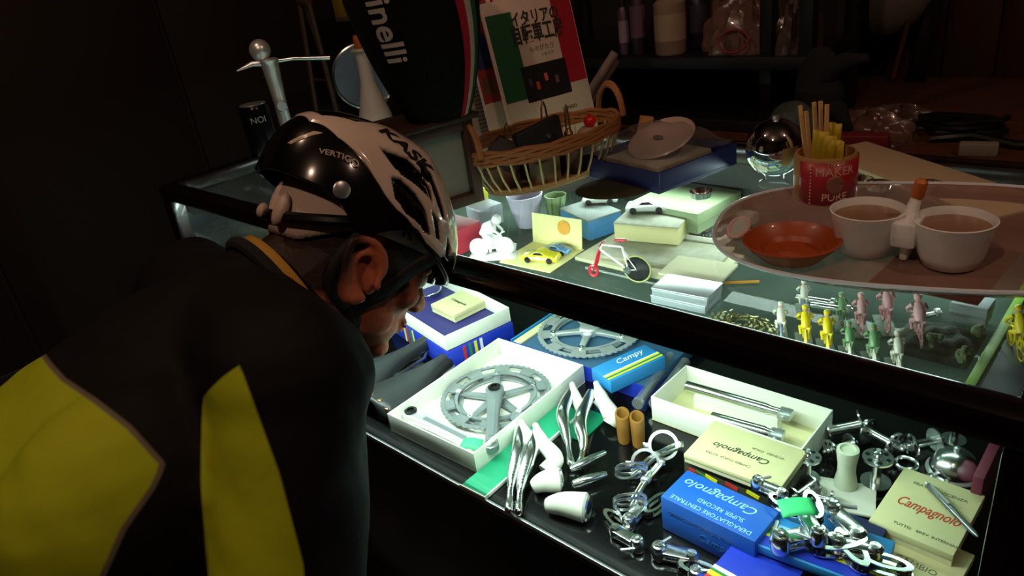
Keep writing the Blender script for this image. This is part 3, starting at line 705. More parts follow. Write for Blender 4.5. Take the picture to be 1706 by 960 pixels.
t = MB().box((0, 0, .03), (.012, .08, .06)).build('maroon_card_box', mat('maroon_card', '6a2638', .6), loc=(at(1650, 790, SH+.04).x-.006, at(1650, 790, SH+.04).y, SH), bev=.001); tag(t, 'narrow maroon box standing against the right corner post', 'box')
# clear bag over the hubs
# ---- cream cartons with script
t, w_, d_, h_ = carton('cream_carton', (1448, 868), (1507, 778), (1642, 826), SH+.034, .018, 'upper cream carton with red script, a silver pen across it', 'carton', cream_card, cream_side)
text('Campagnolo', .024, (-w_*.36, -.004, .0183), RZ(-.02), red_ink, t, shear=.35, sx=w_*.84/.135)
text('FRATELLI  VICENZA', .007, (-w_*.30, d_*.3, .0183), I3, grey_ink, t)
text('TUTTO   BREV. INTERNAZ.', .006, (-w_*.25, -d_*.38, .0183), I3, grey_ink, t)
t, w_, d_, h_ = carton('cream_carton', (1392, 985), (1466, 858), (1625, 925), SH+.0155, .015, 'lower cream carton partly under the other, small dark capitals on it', 'carton', cream_card, cream_side)
text('CAMBIO  GENTIL', .012, (-w_*.14, d_*.12, .0153), I3, grey_ink, t)
text('VICENZA  ITALIA', .010, (-w_*.20, -d_*.14, .0153), I3, grey_ink, t)
A = at(1546, 808, SH+.039); B = at(1630, 895, SH+.039); d = B-A
t = empty('silver_pen', (A.x, A.y, SH+.0345), 'slim silver pen lying across the upper cream carton', 'pen', math.atan2(d.y, d.x))
MB().lathe([(0, 0), (.003, 0), (.0038, .002), (.0038, d.length*.6), (.0034, d.length*.62), (.0034, d.length*.93), (.0012, d.length)], 14, c=(0, 0, .0042), R=RY(PI/2)).build('barrel', mat('pen_grey', '74787a', .35, .8), t)
MB().box((.022, 0, .0088), (.035, .002, .0012)).build('clip', alu, t)
MB().cyl((-.004, 0, .0042), (.001, 0, .0042), .0022, n=10).build('push_button', alu, t)
# ================================================================ UPPER SHELF
def vat(u, v, z): p = at(u, v, z); return V((p.x, p.y, 0))
fig_white = mat('white_porcelain', 'eef0ee', .25, coat=.4)
def cyclist(u, v, z, label, yaw, mats, s=1., name='toy_cyclist', group=None, base=True):
    """small rider on a bicycle on a base; mats: base, bike, jersey, skin"""
    p = at(u, v, z); t = empty(name, (p.x, p.y, z), label, 'figurine', yaw, group)
    mbase, mbike, mjer, msk = mats; k = s
    if base: MB().box((0, 0, .001*k), (.042*k, .016*k, .002*k)).build('base', mbase, t, bev=.0004)
    mb = MB()
    for x in (-.0125, .0125):
        mb.torus((x*k, 0, .0105*k), .0085*k, .0009*k, 20, 6, RX(PI/2))
        for a in range(4): q = V((math.cos(a*PI/4)*.0085*k, 0, math.sin(a*PI/4)*.0085*k)); mb.cyl(V((x*k, 0, .0105*k))-q, V((x*k, 0, .0105*k))+q, .0003*k, n=4)
    mb.build('wheels', mbike, t)
    mb = MB()
    for a, b in (((-.0125, .0105), (-.002, .0105)), ((-.002, .0105), (-.0055, .021)), ((-.0055, .021), (-.0125, .0105)), ((-.0055, .020), (.0095, .0215)), ((-.002, .0105), (.0095, .0205)), ((.0095, .023), (.0125, .0105))):
        mb.cyl((a[0]*k, 0, a[1]*k), (b[0]*k, 0, b[1]*k), .0008*k, n=6)
    mb.tube([(.010*k, -.006*k, .024*k), (.0125*k, -.006*k, .023*k), (.010*k, 0, .0235*k), (.0125*k, .006*k, .023*k), (.010*k, .006*k, .024*k)], .0008*k, 6)
    mb.build('frame', mbike, t)
    mb = MB()
    mb.tube([(-.0065*k, 0, .0235*k), (-.002*k, 0, .031*k), (.004*k, 0, .0345*k)], [.0042*k, .0048*k, .0036*k], 10)
    for y in (-1, 1):
        mb.tube([(-.006*k, y*.002*k, .0235*k), (.003*k, y*.0045*k, .0195*k), (-.001*k, y*.004*k, .010*k+y*.003*k)], [.0026*k, .0019*k, .0012*k], 8)
        mb.tube([(.003*k, y*.0045*k, .0345*k), (.007*k, y*.0075*k, .029*k), (.0115*k, y*.006*k, .0245*k)], [.0017*k, .0014*k, .0011*k], 8)
    mb.build('rider_body', mjer, t, ang=1.2)
    h = MB().ball((.0085*k, 0, .0375*k), (.0034*k, .003*k, .0036*k), 10).build('rider_head', msk, t)
    MB().ball((.0083*k, 0, .039*k), (.0037*k, .0033*k, .0026*k), 10).build('rider_cap', mjer, h)
    return t
# white porcelain cyclist
pf = cyclist(822, 428, UP, 'white porcelain cyclist figurine beside the yellow folded card', .55, (fig_white,)*4, 1.75)
mb = MB()
for x in (-.022, .022): mb.lathe([(0, -.003), (.0155, -.003), (.0165, 0), (.0155, .003), (0, .003)], 24, c=(x, 0, .0185), R=RX(PI/2))
mb.ball((0, 0, .026), (.018, .007, .012), 14); mb.ball((.0, 0, .052), (.013, .009, .011), 14); mb.ball((.015, 0, .066), (.0085, .008, .0085), 14); mb.build('porcelain_mass', fig_white, pf, ang=1.5)
MB().box((0, 0, .0015), (.082, .034, .003)).build('plinth', fig_white, pf, bev=.001)
op = MB().lathe([(0, 0), (.0012, .004), (.0022, .008), (.0022, .052), (0, .052)], 6, c=(0, 0, .0022), R=RY(PI/2)).build('orange_pencil', mat('pencil_orange', 'e8a030', .5), loc=(at(1200, 474, UP).x, at(1200, 474, UP).y+.0, UP+.0001), rz=.55); tag(op, 'short orange pencil at the lower left edge of the serving tray', 'pencil')
# folded cream card with an orange medal
p = vat(905, 425, UP); ya = .18
c, wd, dp, yaw = frame3((862, 438), (885, 405), (968, 420), UP+.001)
cardm = mat('pale_yellow_card', 'ece69e', .6)
t = empty('folded_card', (c.x, c.y, UP), 'pale yellow folded card with an orange medallion standing behind the toy car', 'card', yaw)
MB().box((0, 0, .0012), (wd, dp+.02, .0015)).build('card_base', cardm, t)
MB().box((0, dp/2+.008, .027), (wd*.98, .0015, .052), R=RX(-.12)).build('card_back', cardm, t)
MB().lathe([(0, 0), (.0125, 0), (.0125, .001), (0, .001)], 30, c=(.016, dp/2+.0075, .036), R=RX(PI/2-.12)).build('medallion', mat('orange_medal', 'e0a030', .5), t)
def toycar(u, v, z, label, yaw, body, s=1., trim=None, num=None):
    p = at(u, v, z); t = empty('toy_car', (p.x, p.y, z), label, 'toy car', yaw); k = s
    prof = [(-.032, .004), (-.032, .011), (-.028, .0135), (-.012, .0145), (-.006, .0195), (.006, .020), (.014, .0145), (.030, .0115), (.033, .007), (.033, .004)]
    mb = MB(); prof = [(x*k, y*k) for x, y in prof]; mb.prism(prof, -.0125*k, .0125*k, R=RX(PI/2)); mb.build('car_body', body, t, bev=.0012*k)
    MB().prism([(x*k, y*k) for x, y in ((-.0105, .0149), (-.0055, .0188), (.0055, .0192), (.012, .0149))], -.0128*k, .0128*k, R=RX(PI/2)).build('windows', black_pl, t)
    for x in (-.020, .020):
        for y in (-1, 1):
            MB().lathe([(0, -.002*k), (.0055*k, -.002*k), (.0055*k, .002*k), (.003*k, .0022*k), (0, .0022*k)], 16, c=(x*k, y*.0115*k, .0055*k), R=RX(-y*PI/2)).build('wheel', black_pl, t)
    if trim: MB().box((0, -.0127*k, .009*k), (.05*k, .0006*k, .003*k)).build('side_stripe', trim, t)
    if num: 
        MB().lathe([(0, 0), (.004*k, 0), (.004*k, .0004), (0, .0004)], 18, c=(0, -.0127*k, .0095*k), R=RX(PI/2)).build('number_disc', white_p, t)
    return t
yel = mat('toy_yellow', 'e6dc1e', .25, coat=.6)
toycar(902, 434, UP+.0022, 'yellow toy racing car in front of the folded card', .30, yel, .95, white_p, 1)
toycar(928, 421, UP+.0035, 'small blue toy racing car behind the yellow toy car', .15, mat('toy_blue', '4c86b4', .25, coat=.6), .75, yel)
# toy bicycle
def toybike():
    A = at(990, 462, UP); B = at(1063, 470, UP); d = B-A; yaw = math.atan2(d.y, d.x); L = d.length
    t = empty('toy_bicycle', (A.x, A.y, UP), 'red and white toy bicycle without front wheel, standing behind the front rail', 'toy bicycle', yaw)
    red = mat('toy_red', 'd01c34', .3, coat=.5); whi = mat('toy_white', 'f2e8ea', .3, coat=.5)
    R = .0205; rz = .021
    mb = MB(); mb.torus((L, 0, rz), R, .0016, 40, 8, RX(PI/2)); mb.build('tyre', mat('gum_tyre', '9aa060', .5), t)
    rim = MB().torus((L, 0, rz), R-.0022, .0014, 40, 6, RX(PI/2)).build('rim', black_pl, t)
    MB().lathe([(0, -.0006), (R-.0025, -.0006), (R-.0025, .0006), (0, .0006)], 40, c=(L, 0, rz), R=RX(PI/2)).build('disc_wheel', mat('black_disc', '15181a', .2, coat=.6), t)
    MB().cyl((L, -.004, rz), (L, .004, rz), .0016, n=10).build('hub', chrome, t)
    bb = (L-.014, 0, .019); st = (L-.021, 0, .054); hd = (.017, 0, .055); hd2 = (.0135, 0, .047); ra = (L, 0, rz)
    mb = MB()
    for a, b in ((bb, st), (st, hd), (bb, hd2), (hd, hd2)): mb.cyl(a, b, .0017, n=8)
    for y in (-.003, .003):
        mb.cyl((bb[0], y, bb[2]), (ra[0], y, ra[2]), .0008, n=6); mb.cyl((st[0], y*.5, st[2]-.004), (ra[0], y, ra[2]), .0008, n=6)
    mb.build('frame', whi, t)
    mb = MB()
    for y in (-.004, .004): mb.tube([(.0135, y*.5, .048), (.010, y, .040), (.001, y, .012)], .0013, 8)
    mb.build('fork', red, t)
    mb = MB(); mb.torus((0, 0, .011), .0085, .0022, 24, 8, RX(PI/2), sx=.75); mb.tube([(.004, 0, .018), (.009, 0, .030), (.0125, 0, .044)], .002, 8); mb.build('fork_end_ring', red, t)
    MB().box((L-.023, 0, .0645), (.018, .006, .0035)).build('saddle', red, t, bev=.0012)
    MB().cyl((L-.021, 0, .054), (L-.023, 0, .0635), .0009, n=8).build('seat_post', chrome, t)
    MB().tube([(.018, -.010, .056), (.017, 0, .0585), (.018, .010, .056)], .0011, 8).build('handlebar', red, t)
    cr = MB().lathe([(0, 0), (.006, 0), (.006, .001), (0, .001)], 20, c=(bb[0], -.003, bb[2]), R=RX(PI/2)).build('chainring', chrome, t)
    MB().cyl((bb[0], -.004, bb[2]), (bb[0]-.010, -.0045, bb[2]-.004), .0009, n=6).build('crank', chrome, cr)
toybike()
# silver tins
c, wd, dp, yaw = frame3((1090, 480), (1112, 455), (1202, 472), UP+.024)
tinm = mat('silver_tin', 'c4ccd2', .3, .7)
for i, lab in enumerate(('lower silver tin of the stack near the toy bicycle', 'upper silver tin of the stack near the toy bicycle')):
    t = empty('silver_tin', (c.x+.002*i, c.y, UP+i*.0125), lab, 'tin', yaw+.03*i, None)
    MB().box((0, 0, .005), (wd, dp, .010)).build('tin_body', tinm, t, bev=.0015); MB().box((0, 0, .0107), (wd*1.01, dp*1.01, .0028)).build('lid', alu, t, bev=.0008)
# chain heap
random.seed(3)
chm = mat('oily_brass_chain', '8c8a58', .35, .9)
mb = MB(); p0 = vat(1238, 545, UP)
for i in range(160):
    a = i*.42; r_ = .010+.018*((i*7) % 23)/23; mb.box((p0.x+1.6*r_*math.cos(a), p0.y+r_*math.sin(a)*.8, UP+.002+.0012*((i*5) % 7)), (.0062, .0028, .0012), R=RZ(a+1.57+random.random()) @ RX(random.random()))
tag(mb.build('chain_heap', chm, smooth=False), 'heap of greenish brass bicycle chain behind the front rail', 'chain', kind='stuff')
# toy cyclists
skin = mat('toy_skin', 'd8a888', .5); gr = mat('toy_green', '6c9c68', .4); pk_ = mat('toy_pink', 'd8a0a4', .4); wh = mat('toy_cream', 'd8d8c4', .4); yl = mat('toy_bright_yellow', 'e8d010', .4); gn = mat('toy_grass_base', '4a5c3c', .6); bl = mat('toy_slate', '6a7c94', .4)
lst = [(1300, 562, 'white and slate toy cyclist, leftmost of the row behind the rail', bl, wh, 1.05),
       (1340, 574, 'yellow toy cyclist, left one of the two yellow riders', yl, yl, 1.15),
       (1376, 584, 'yellow toy cyclist, right one of the two yellow riders', yl, yl, 1.15),
       (1412, 594, 'pale green toy cyclist right of the yellow riders', wh, gr, 1.0),
       (1452, 606, 'green capped toy cyclist in the middle of the row', wh, gr, 1.1),
       (1492, 616, 'cream toy cyclist at the right end of the front row', wh, wh, 1.05),
       (1432, 550, 'pink toy cyclist in the second row, left one', pk_, pk_, 1.1),
       (1474, 545, 'pink toy cyclist in the second row, middle one', pk_, pk_, 1.25),
       (1525, 570, 'tall pale pink toy cyclist in the second row, right one', pk_, pk_, 1.35),
       (1400, 540, 'dark green toy cyclist in the second row behind the yellow riders', gn, gr, .95),
       (1338, 520, 'small silvery toy cyclist nearest the tray edge', bl, wh, 1.0),
       (1690, 590, 'bright yellow toy cyclist right of the green strip', yl, yl, 1.3)]
for u, v, lab, bk, je, s_ in lst: cyclist(u, v, UP, lab, 2.05, (gn, bk, je, skin), s_)
# scenery mound
random.seed(5)
p0 = vat(1590, 590, UP)
mb = MB(); mb.grid(lambda a, b: V((.040*(a-.5)*2, .042*(b-.5)*2, max(0, .016*(math.sin(a*PI)*math.sin(b*PI))**.7*(1+.3*math.sin(a*17)*math.cos(b*13))))), 26, 26)
t = mb.build('scenery_mound', mat('dark_moss', '2a3a26', .9, bump=.8, scale=260), loc=(p0.x-.022, p0.y+.015, UP), fix=False); tag(t, 'dark mossy scenery mound left of the green strip', 'model scenery')
for i, (u, v) in enumerate(((1555, 575), (1600, 600), (1628, 560))):
    q = vat(u, v, UP+.015); t = empty('toy_bush', (q.x, q.y, UP+.009), ('small olive toy bush on the left of the mossy mound', 'small olive toy bush on the front of the mossy mound', 'small olive toy bush at the rear of the mossy mound')[i], 'toy bush')
    mb = MB()
    for k in range(14): a = random.random()*6.3; mb.ball((.006*math.cos(a)*random.random(), .006*math.sin(a)*random.random(), .008+.010*random.random()), .003+.002*random.random(), 6)
    mb.build('foliage', mat('olive_foliage%d' % i, '5c6a44', .8), t); MB().cyl((0, 0, 0), (0, 0, .010), .0009, n=6).build('stem', darkwood, t)
# pale box + lid behind
t, *_ = carton('pale_grey_box', (1590, 505), (1598, 485), (1660, 497), UP+.03, .024, 'small pale grey box left of the green strip at the tray edge', 'box', mat('pale_grey_card', 'a8b4b8', .6))
# green strip + blue panel
a = vat(1628, 650, UP); b = vat(1706, 500, UP)
s_ = MB().box((0, 0, .004), (.010, .34, .006)).build('green_divider_strip', mat('leaf_green', '7ea838', .5), loc=(-.1215, .86, UP), bev=.001); tag(s_, 'leaf green divider strip running front to back near the right end', 'strip')
s_ = MB().box((0, 0, .0015), (.080, .34, .002)).build('dark_blue_mat', mat('dark_blue_mat', '26323e', .6), loc=(-.074, .86, UP)); tag(s_, 'dark blue mat right of the green divider strip', 'mat')
# orange pencil
A = at(1196, 470, UP+.02); B = at(1272, 482, UP+.02); d = B-A
# books & papers stack in the middle
def sheet(L, B, R, z, h, name, label, m_, cat='paper', pages=None):
    c, wd, dp, yaw = frame3(L, B, R, z); t = MB().box((0, 0, h/2), (wd, dp, h)).build(name, m_, loc=(c.x, c.y, z-h), rz=yaw, bev=min(.0006, h*.3)); tag(t, label, cat); return t, wd, dp, yaw
gp = mat('grey_print_paper', 'a8a890', .6, var=.35, scale=90)
cp = mat('cream_pages', 'c8c4a0', .7); 
sheet((1010, 440), (1030, 385), (1240, 425), UP+.006, .006, 'paper_stack', 'stack of cream printed papers behind the toy bicycle', cp)
sheet((1020, 428), (1044, 390), (1225, 412), UP+.011, .005, 'grey_booklet', 'grey booklet on the stack of cream papers', gp, 'booklet')
sheet((1100, 455), (1130, 425), (1230, 440), UP+.0165, .004, 'cream_leaflet', 'cream leaflet lying over the booklets right of the silver tins', cp, 'leaflet')
t, w_, d_, h_ = carton('beige_game_box', (1036, 372), (1050, 345), (1155, 352), UP+.042, .030, 'beige box with a grey printed top under the silver toy car', 'box', gp, mat('beige_card', 'd0c890', .6), lidh=.003)
t, w_, d_, h_ = carton('sky_blue_box', (965, 362), (985, 330), (1035, 350), UP+.038, .036, 'sky blue box left of the beige box', 'box', mat('grey_top_card', '8c9490', .6), mat('sky_blue_card', '4c90d0', .5), lidh=.003)
silverp = mat('silver_toy', 'd8dcd8', .3, .5)
toycar(1078, 352, UP+.0425, 'silver toy convertible on the beige box', .45, silverp, 1.05)
toycar(1000, 338, UP+.0385, 'silver toy car on the sky blue box', .5, silverp, .95)
# chainring plate print in a white dish, right of beige box
t, w_, d_, h_ = carton('pale_green_box', (1100, 345), (1125, 300), (1235, 318), UP+.052, .034, 'pale green flat box under the blue plate box', 'box', mat('pale_green_card', '9cae84', .6), mat('sage_side', '8a9c78', .6))
c_ = vat(1218, 372, UP+.013)
t, w_, d_, yaw_, cc = open_box('white_tray_box', (1150, 392), (1180, 340), (1265, 352), UP+.016, .015, 'low white tray box with a grey chainring beside the tray handle', white_card)
t = empty('spare_chainring', (cc.x, cc.y, UP+.004), 'grey toothed chainring in the low white tray box', 'chainring'); rr = min(w_, d_)*.43
mb = MB(); mb.annulus(gear(rr, 44), circ(rr-.012, 176), .001, .004); mb.build('ring', greyalu, t, smooth=False)
mb = MB()
for i in range(5): mb.box((0, 0, 0), (.012, .006, .002), R=RZ(i*2*PI/5)); mb.v[-8:] = [q+V(((rr-.016)*math.cos(i*2*PI/5), (rr-.016)*math.sin(i*2*PI/5), .0025)) for q in mb.v[-8:]]
mb.build('lugs', greyalu, t)
# pot and green glass under the basket
p = at(875, 385, UP); t = MB().lathe([(.014, 0), (.018, .002), (.026, .03), (.033, .062), (.031, .062), (.024, .03), (.014, .006), (0, .006)], 26).build('lilac_cup', mat('lilac_glaze', 'b4acc4', .4, coat=.3), loc=(p.x-.01, p.y+.02, UP)); tag(t, 'pale lilac cup standing under the wicker basket', 'cup')
p = at(928, 374, UP); t = empty('green_glass_tumbler', (p.x, p.y+.004, UP), 'patterned green glass tumbler beside the lilac cup', 'tumbler')
MB().lathe([(.013, 0), (.015, .001), (.020, .055), (.0185, .055), (.013, .004), (0, .004)], 22).build('glass', mat('green_glass', '7c9468', .15, coat=.6), t)
mb = MB()
for i in range(8): a = i*PI/4; mb.tube([((.0155+.005*k/5)*math.cos(a+.4*k/5), (.0155+.005*k/5)*math.sin(a+.4*k/5), .004+.05*k/5) for k in range(6)], .0007, 5)
mb.build('moulded_ribs', mat('dark_green_glass', '4c6444', .2), t)
# red cloth box and yellow packet at left
t, *_ = carton('red_box', (735, 400), (752, 355), (800, 368), UP+.045, .044, 'crimson red box seen between helmet and white cyclist', 'box', mat('crimson_card', 'b0243c', .5))
t, *_ = carton('yellow_packet', (782, 320), (790, 306), (812, 312), UP+.06, .03, 'small yellow packet left of the wicker basket foot', 'packet', mat('lemon_card', 'd0cc48', .5))
t, *_ = carton('grey_packet', (800, 352), (812, 330), (836, 338), UP+.04, .038, 'pale grey packet beside the lilac cup', 'packet', mat('pale_grey_card2', 'b0b4bc', .5))
# silver odds behind the row of cyclists
for i, (u, v, l_) in enumerate(((1360, 500, .05), (1385, 512, .05), (1545, 525, .035))):
    q = at(u, v, UP+.004); t = empty('chrome_rod', (q.x, q.y, UP), ('chrome rod nearest the tray edge among the toys', 'second chrome rod from the tray edge', 'short chrome rod behind the mossy mound, left one', 'short chrome rod behind the mossy mound, right one')[i], 'rod', (.1, .15, .9, .2)[i])
    MB().lathe([(0, 0), (.003, 0), (.0035, .002), (.0035, l_-.002), (.003, l_)], 12, c=(-l_/2, 0, .0037), R=RY(PI/2)).build('rod', chrome, t)
    MB().lathe([(.0035, 0), (.005, .001), (.005, .005), (.0035, .006)], 12, c=(l_/2-.008, 0, .0052), R=RY(PI/2)).build('collar', alu, t)
# ================================================================ ON THE GLASS TOP
# tray with handle holes
def tray():
    A = at(1215, 395, TOP); B = at(1720, 415, TOP); d = B-A; yaw = math.atan2(d.y, d.x); L = .405; Wd = .285
    cc = at(1465, 408, TOP); t = empty('serving_tray', (cc.x+.030, cc.y+.016, TOP), 'oval pinkish serving tray with handle holes on the glass top', 'tray', yaw)
    n = 72
    def out(s_): # rounded oval, narrower at the handles
        return [((L/2)*s_*math.copysign(abs(math.cos(a))**.75, math.cos(a)), (Wd/2)*s_*math.copysign(abs(math.sin(a))**.8, math.sin(a))) for a in [2*PI*i/n for i in range(n)]]
    trm = glassmat('tray_plastic', 'e8d8d4', 1.45, .12, .42, 'a08478')
    mb = MB(); vs = []; fs = []
    rings = [(.80, .0035), (.86, .0045), (.93, .012), (.985, .018), (1.0, .0185), (1.0, .0165), (.98, .016), (.92, .0095), (.85, .002), (.80, .001)]
    for s_, z in rings: vs += [(x, y, z) for x, y in out(s_)]
    for i in range(len(rings)-1):
        for j in range(n):
            th = (j+.5)/n*2*PI
            if i in (1, 2) and abs(abs(math.cos(th))) > .955 and False: continue
            fs.append((i*n+j, i*n+(j+1) % n, (i+1)*n+(j+1) % n, (i+1)*n+j))
    fs.append(tuple(range(n))); fs.append(tuple(reversed(range((len(rings)-1)*n, len(rings)*n))))
    mb.add(vs, fs); mb.build('tray_body', trm, t)
    MB().add([(x, y, z) for z in (.0188,) for x, y in out(1.0)], []).v
    o = out(1.0); MB().tube([(x, y, .018) for x, y in o], .0023, 8, True).build('rolled_rim', mat('rim_plastic', 'd4dce4', .25, coat=.5), t)
    # oval handle holes at the ends: flat pale discs with a raised lip
    for sx in (-1, 1):
        mb = MB(); mb.tube([(sx*(L/2*.885)+.010*math.cos(a), .030*math.sin(a), .012) for a in [2*PI*i/28 for i in range(28)]], .0025, 8, True); mb.build('handle_lip', mat('handle_lip_pink%d' % (sx+1), 'd8b8b4', .4), t)
        mb = MB(); mb.grid(lambda a, b: V((sx*(L/2*.885)+.009*a*math.cos(b*2*PI), .028*a*math.sin(b*2*PI), .0125)), 4, 24); mb.build('handle_opening', mat('handle_pale%d' % (sx+1), 'b8c4bc', .5), t)
    return t
tray()
ZT = TOP+.0037
# orange dish
p = at(1318, 418, TOP+.012); t = empty('orange_dish', (p.x, p.y, ZT), 'round orange ceramic dish on the left of the serving tray', 'dish')
om = mat('orange_glaze', 'a0461c', .4, coat=.2)
MB().lathe([(.022, 0), (.030, .002), (.046, .018), (.049, .022), (.047, .023), (.043, .018), (.033, .011), (.031, .0125), (.027, .008), (0, .007)], 40).build('bowl', om, t)
MB().ball((.008, -.022, .014), (.012, .008, .0025), 12).build('dregs', mat('amber_syrup', 'a85a34', .15), t)
# twin cups
def pot(u, v, lab):
    p = at(u, v, TOP); t = empty('white_cup', (p.x, p.y, ZT), lab, 'cup')
    MB().lathe([(.020, 0), (.024, .002), (.029, .013), (.0345, .043), (.0358, .047), (.0343, .0475), (.032, .041), (.027, .015), (.018, .007), (0, .007)], 40).build('cup_wall', white_gl, t)
    MB().lathe([(0, .0), (.0320, 0), (.0320, .001), (0, .0015)], 32, c=(0, 0, .0385)).build('contents', mat('brown_sauce%d' % u, '8c6a50', .35), t)
    return p
pa = pot(1440, 424, 'white cup with brown contents, left cup of the joined pair'); pb = pot(1580, 446, 'white cup with brown contents, right cup of the joined pair')
d = pb-pa; yaw = math.atan2(d.y, d.x); mid = (pa+pb)/2
t = empty('cup_bridge', (mid.x, mid.y, ZT), 'white bridge piece with an orange stopper between the two white cups', 'cup holder', yaw)
g_ = d.length-.064
MB().box((0, 0, .030), (g_+.010, .040, .026)).build('bridge', white_gl, t, bev=.004)
MB().box((0, 0, .009), (g_*.6, .020, .018)).build('foot', white_gl, t, bev=.003)
MB().tube([(0, .004, .040), (0, .006, .050), (.002, .010, .060)], [.010, .0065, .005], 14).build('neck', white_gl, t)
MB().lathe([(.0045, 0), (.0065, .004), (.006, .018), (.003, .021), (0, .021)], 16, c=(.002, .010, .059), R=RY(.15)).build('stopper', mat('orange_stopper', 'c86a2c', .4), t)
# red labelled jar with chopsticks
p = at(1372, 330, TOP); t = empty('red_label_jar', (p.x, p.y, TOP), 'glass jar with red paper label holding chopsticks and yellow sachets', 'jar')
jr = .0355; lm = mat('red_paper_label', 'a4202c', .4, coat=.3)
hz = max(.055, zof(p.x, p.y, 252)-TOP)
MB().lathe([(jr, 0), (jr+.001, .003), (jr+.001, hz-.004), (jr-.001, hz), (jr-.003, hz), (jr-.003, .004), (0, .004)], 40).build('jar_wall', mat('tan_tin', 'a87c4c', .5), t)
CV = (V((0, 0, 0))-V((p.x, p.y, 0))); aC = math.atan2(CV.y, CV.x)
mb = MB(); R_ = jr+.0016
mb.grid(lambda a, b: V((R_*math.cos(aC-.85+a*2.6), R_*math.sin(aC-.85+a*2.6), .002+b*(hz-.006))), 30, 2); lab_ = mb.build('paper_label', lm, t, solid=.0004, fix=False)
def wraptext(s, r, z, ac, size, m_, parent, name='lettering', sx=1, flip=1):
    o = text(s, size, (0, 0, 0), I3, m_, parent, name, align='CENTER', sx=1)
    for vv in o.data.vertices:
        x, y, e = vv.co; a = ac+flip*x*sx/r; vv.co = V(((r+.0004+e)*math.cos(a), (r+.0004+e)*math.sin(a), z+y))
    o.data.update(); return o
cm = mat('cream_print', 'd8b8a0', .5)
wraptext('MAKER', R_, hz*.74, aC+.33, .0145, cm, t); wraptext('TRADE', R_, hz*.90, aC+.33, .007, cm, t); wraptext('PURE', R_, hz*.22, aC+.33, .013, cm, t)
mb = MB(); mb.grid(lambda a, b: V(((R_+.0006)*math.cos(aC+.33+.28*a*math.cos(b*2*PI)), (R_+.0006)*math.sin(aC+.33+.28*a*math.cos(b*2*PI)), hz*.47+.012*a*math.sin(b*2*PI))), 5, 24); mb.build('round_emblem', mat('emblem_grey', '8a5a50', .5), t, solid=.0003, fix=False)
mb = MB()
for i in range(12): b = i/11; mb.ball(((R_+.0012)*math.cos(aC-.42), (R_+.0012)*math.sin(aC-.42), .006+b*(hz-.014)), .0011, 6)
mb.build('dotted_border', cm, t)
for i in range(5):
    a = 1.5+i*.35; u0 = (1335, 1345, 1350, 1358, 1362)[i]
    q = V((-.022+.004*i, .004-.002*i, .02)); ln = (.112, .106, .118, .120, .117)[i]
    t2 = empty('chopstick', (p.x, p.y, TOP), ('pale chopstick leaning at the far left of the jar', 'pale chopstick, second from the left in the jar', 'wooden chopstick, third from the left in the jar', 'wooden chopstick, fourth from the left in the jar', 'wooden chopstick, rightmost in the jar')[i], 'chopstick')
    mb = MB(); A = V((CX.x, CX.y, 0)).normalized(); off = A*(-.030+.0085*i)*(1.15 if i < 2 else 1); top = A*(-.040+.009*i+(.002 if i > 1 else 0))
    mb.tube([off*.6+V((0, 0, .006)), top+V((0, 0, ln))], .0028, 4); mb.build('stick', palewood, t2)
random.seed(11)
ym = mat('yellow_wrapper', 'b8a020', .5)
for i in range(5):
    A = V((CX.x, CX.y, 0)).normalized(); Bv = V((-A.y, A.x, 0)); c_ = A*(.000+.0075*(i % 4))+Bv*(-.012+.018*(i//4)); h_ = hz+.028-.004*(i % 4)+.006*(i//4)
    mb = MB(); mb.grid(lambda a, b: c_+A*((b-.5)*.022)+Bv*(.0025*math.sin(b*9+i))+V((0, 0, hz-.035+(h_-hz+.035)*a))+A*(a*.004*(i % 3)), 6, 8)
    o = mb.build('yellow_sachet', ym, solid=.0016, loc=(p.x, p.y, TOP), fix=False); tag(o, ('crumpled yellow sachet right beside the chopsticks in the jar', 'crumpled yellow sachet, second from the chopsticks', 'crumpled yellow sachet, third from the chopsticks', 'crumpled yellow sachet at the far right rim of the jar', 'crumpled yellow sachet in the rear row behind the chopsticks')[i], 'sachet', 'yellow sachets in the jar')
# glass sphere on a stand
p = at(1290, 308, TOP); t = empty('mirror_sphere', (p.x, p.y, TOP), 'shiny silver glass globe on a small stand left of the jar', 'globe')
gm = mat('mirror_glass', 'd4dade', .03, 1, 0)
MB().ball((0, 0, .052), .0375, 40).build('globe', gm, t, ang=3)
MB().lathe([(.020, 0), (.021, .003), (.012, .010), (.013, .017), (.009, .017)], 24).build('stand', clear, t)
MB().lathe([(.0045, 0), (.0045, .005), (0, .006)], 12, c=(0, 0, .0885)).build('neck_cap', alu, t)
p2 = at(1318, 250, TOP); t = empty('clear_glass_ball', (p2.x, p2.y, TOP), 'clear glass ball behind the silver globe', 'glass ball')
MB().ball((0, 0, .040), .034, 28).build('ball', glassmat('bubble_glass', 'e8f0f0', 1.6, .02, .03), t, ang=3)
MB().lathe([(.018, 0), (.018, .004), (.012, .009)], 20).build('ring_foot', clear, t)
# small steel dishes added to give the bright lamp glints
for i, (u, v) in enumerate(((1462, 325), (1545, 326), (1432, 318), (1168, 330))):
    q = at(u, v, TOP); o = MB().lathe([(.010, 0), (.013, .002), (.015, .010), (.0135, .010), (.011, .003), (0, .003)], 24).build('glint_dish', chrome, loc=(q.x, q.y, TOP+(.0062 if i < 3 else .0002))); tag(o, ('tiny steel dish added for a glint behind the left white cup', 'tiny steel dish added for a glint behind the right white cup, right of the stopper', 'tiny steel dish added for a glint just right of the red label jar', 'tiny steel dish added for a glint near the blue plate box')[i], 'dish')
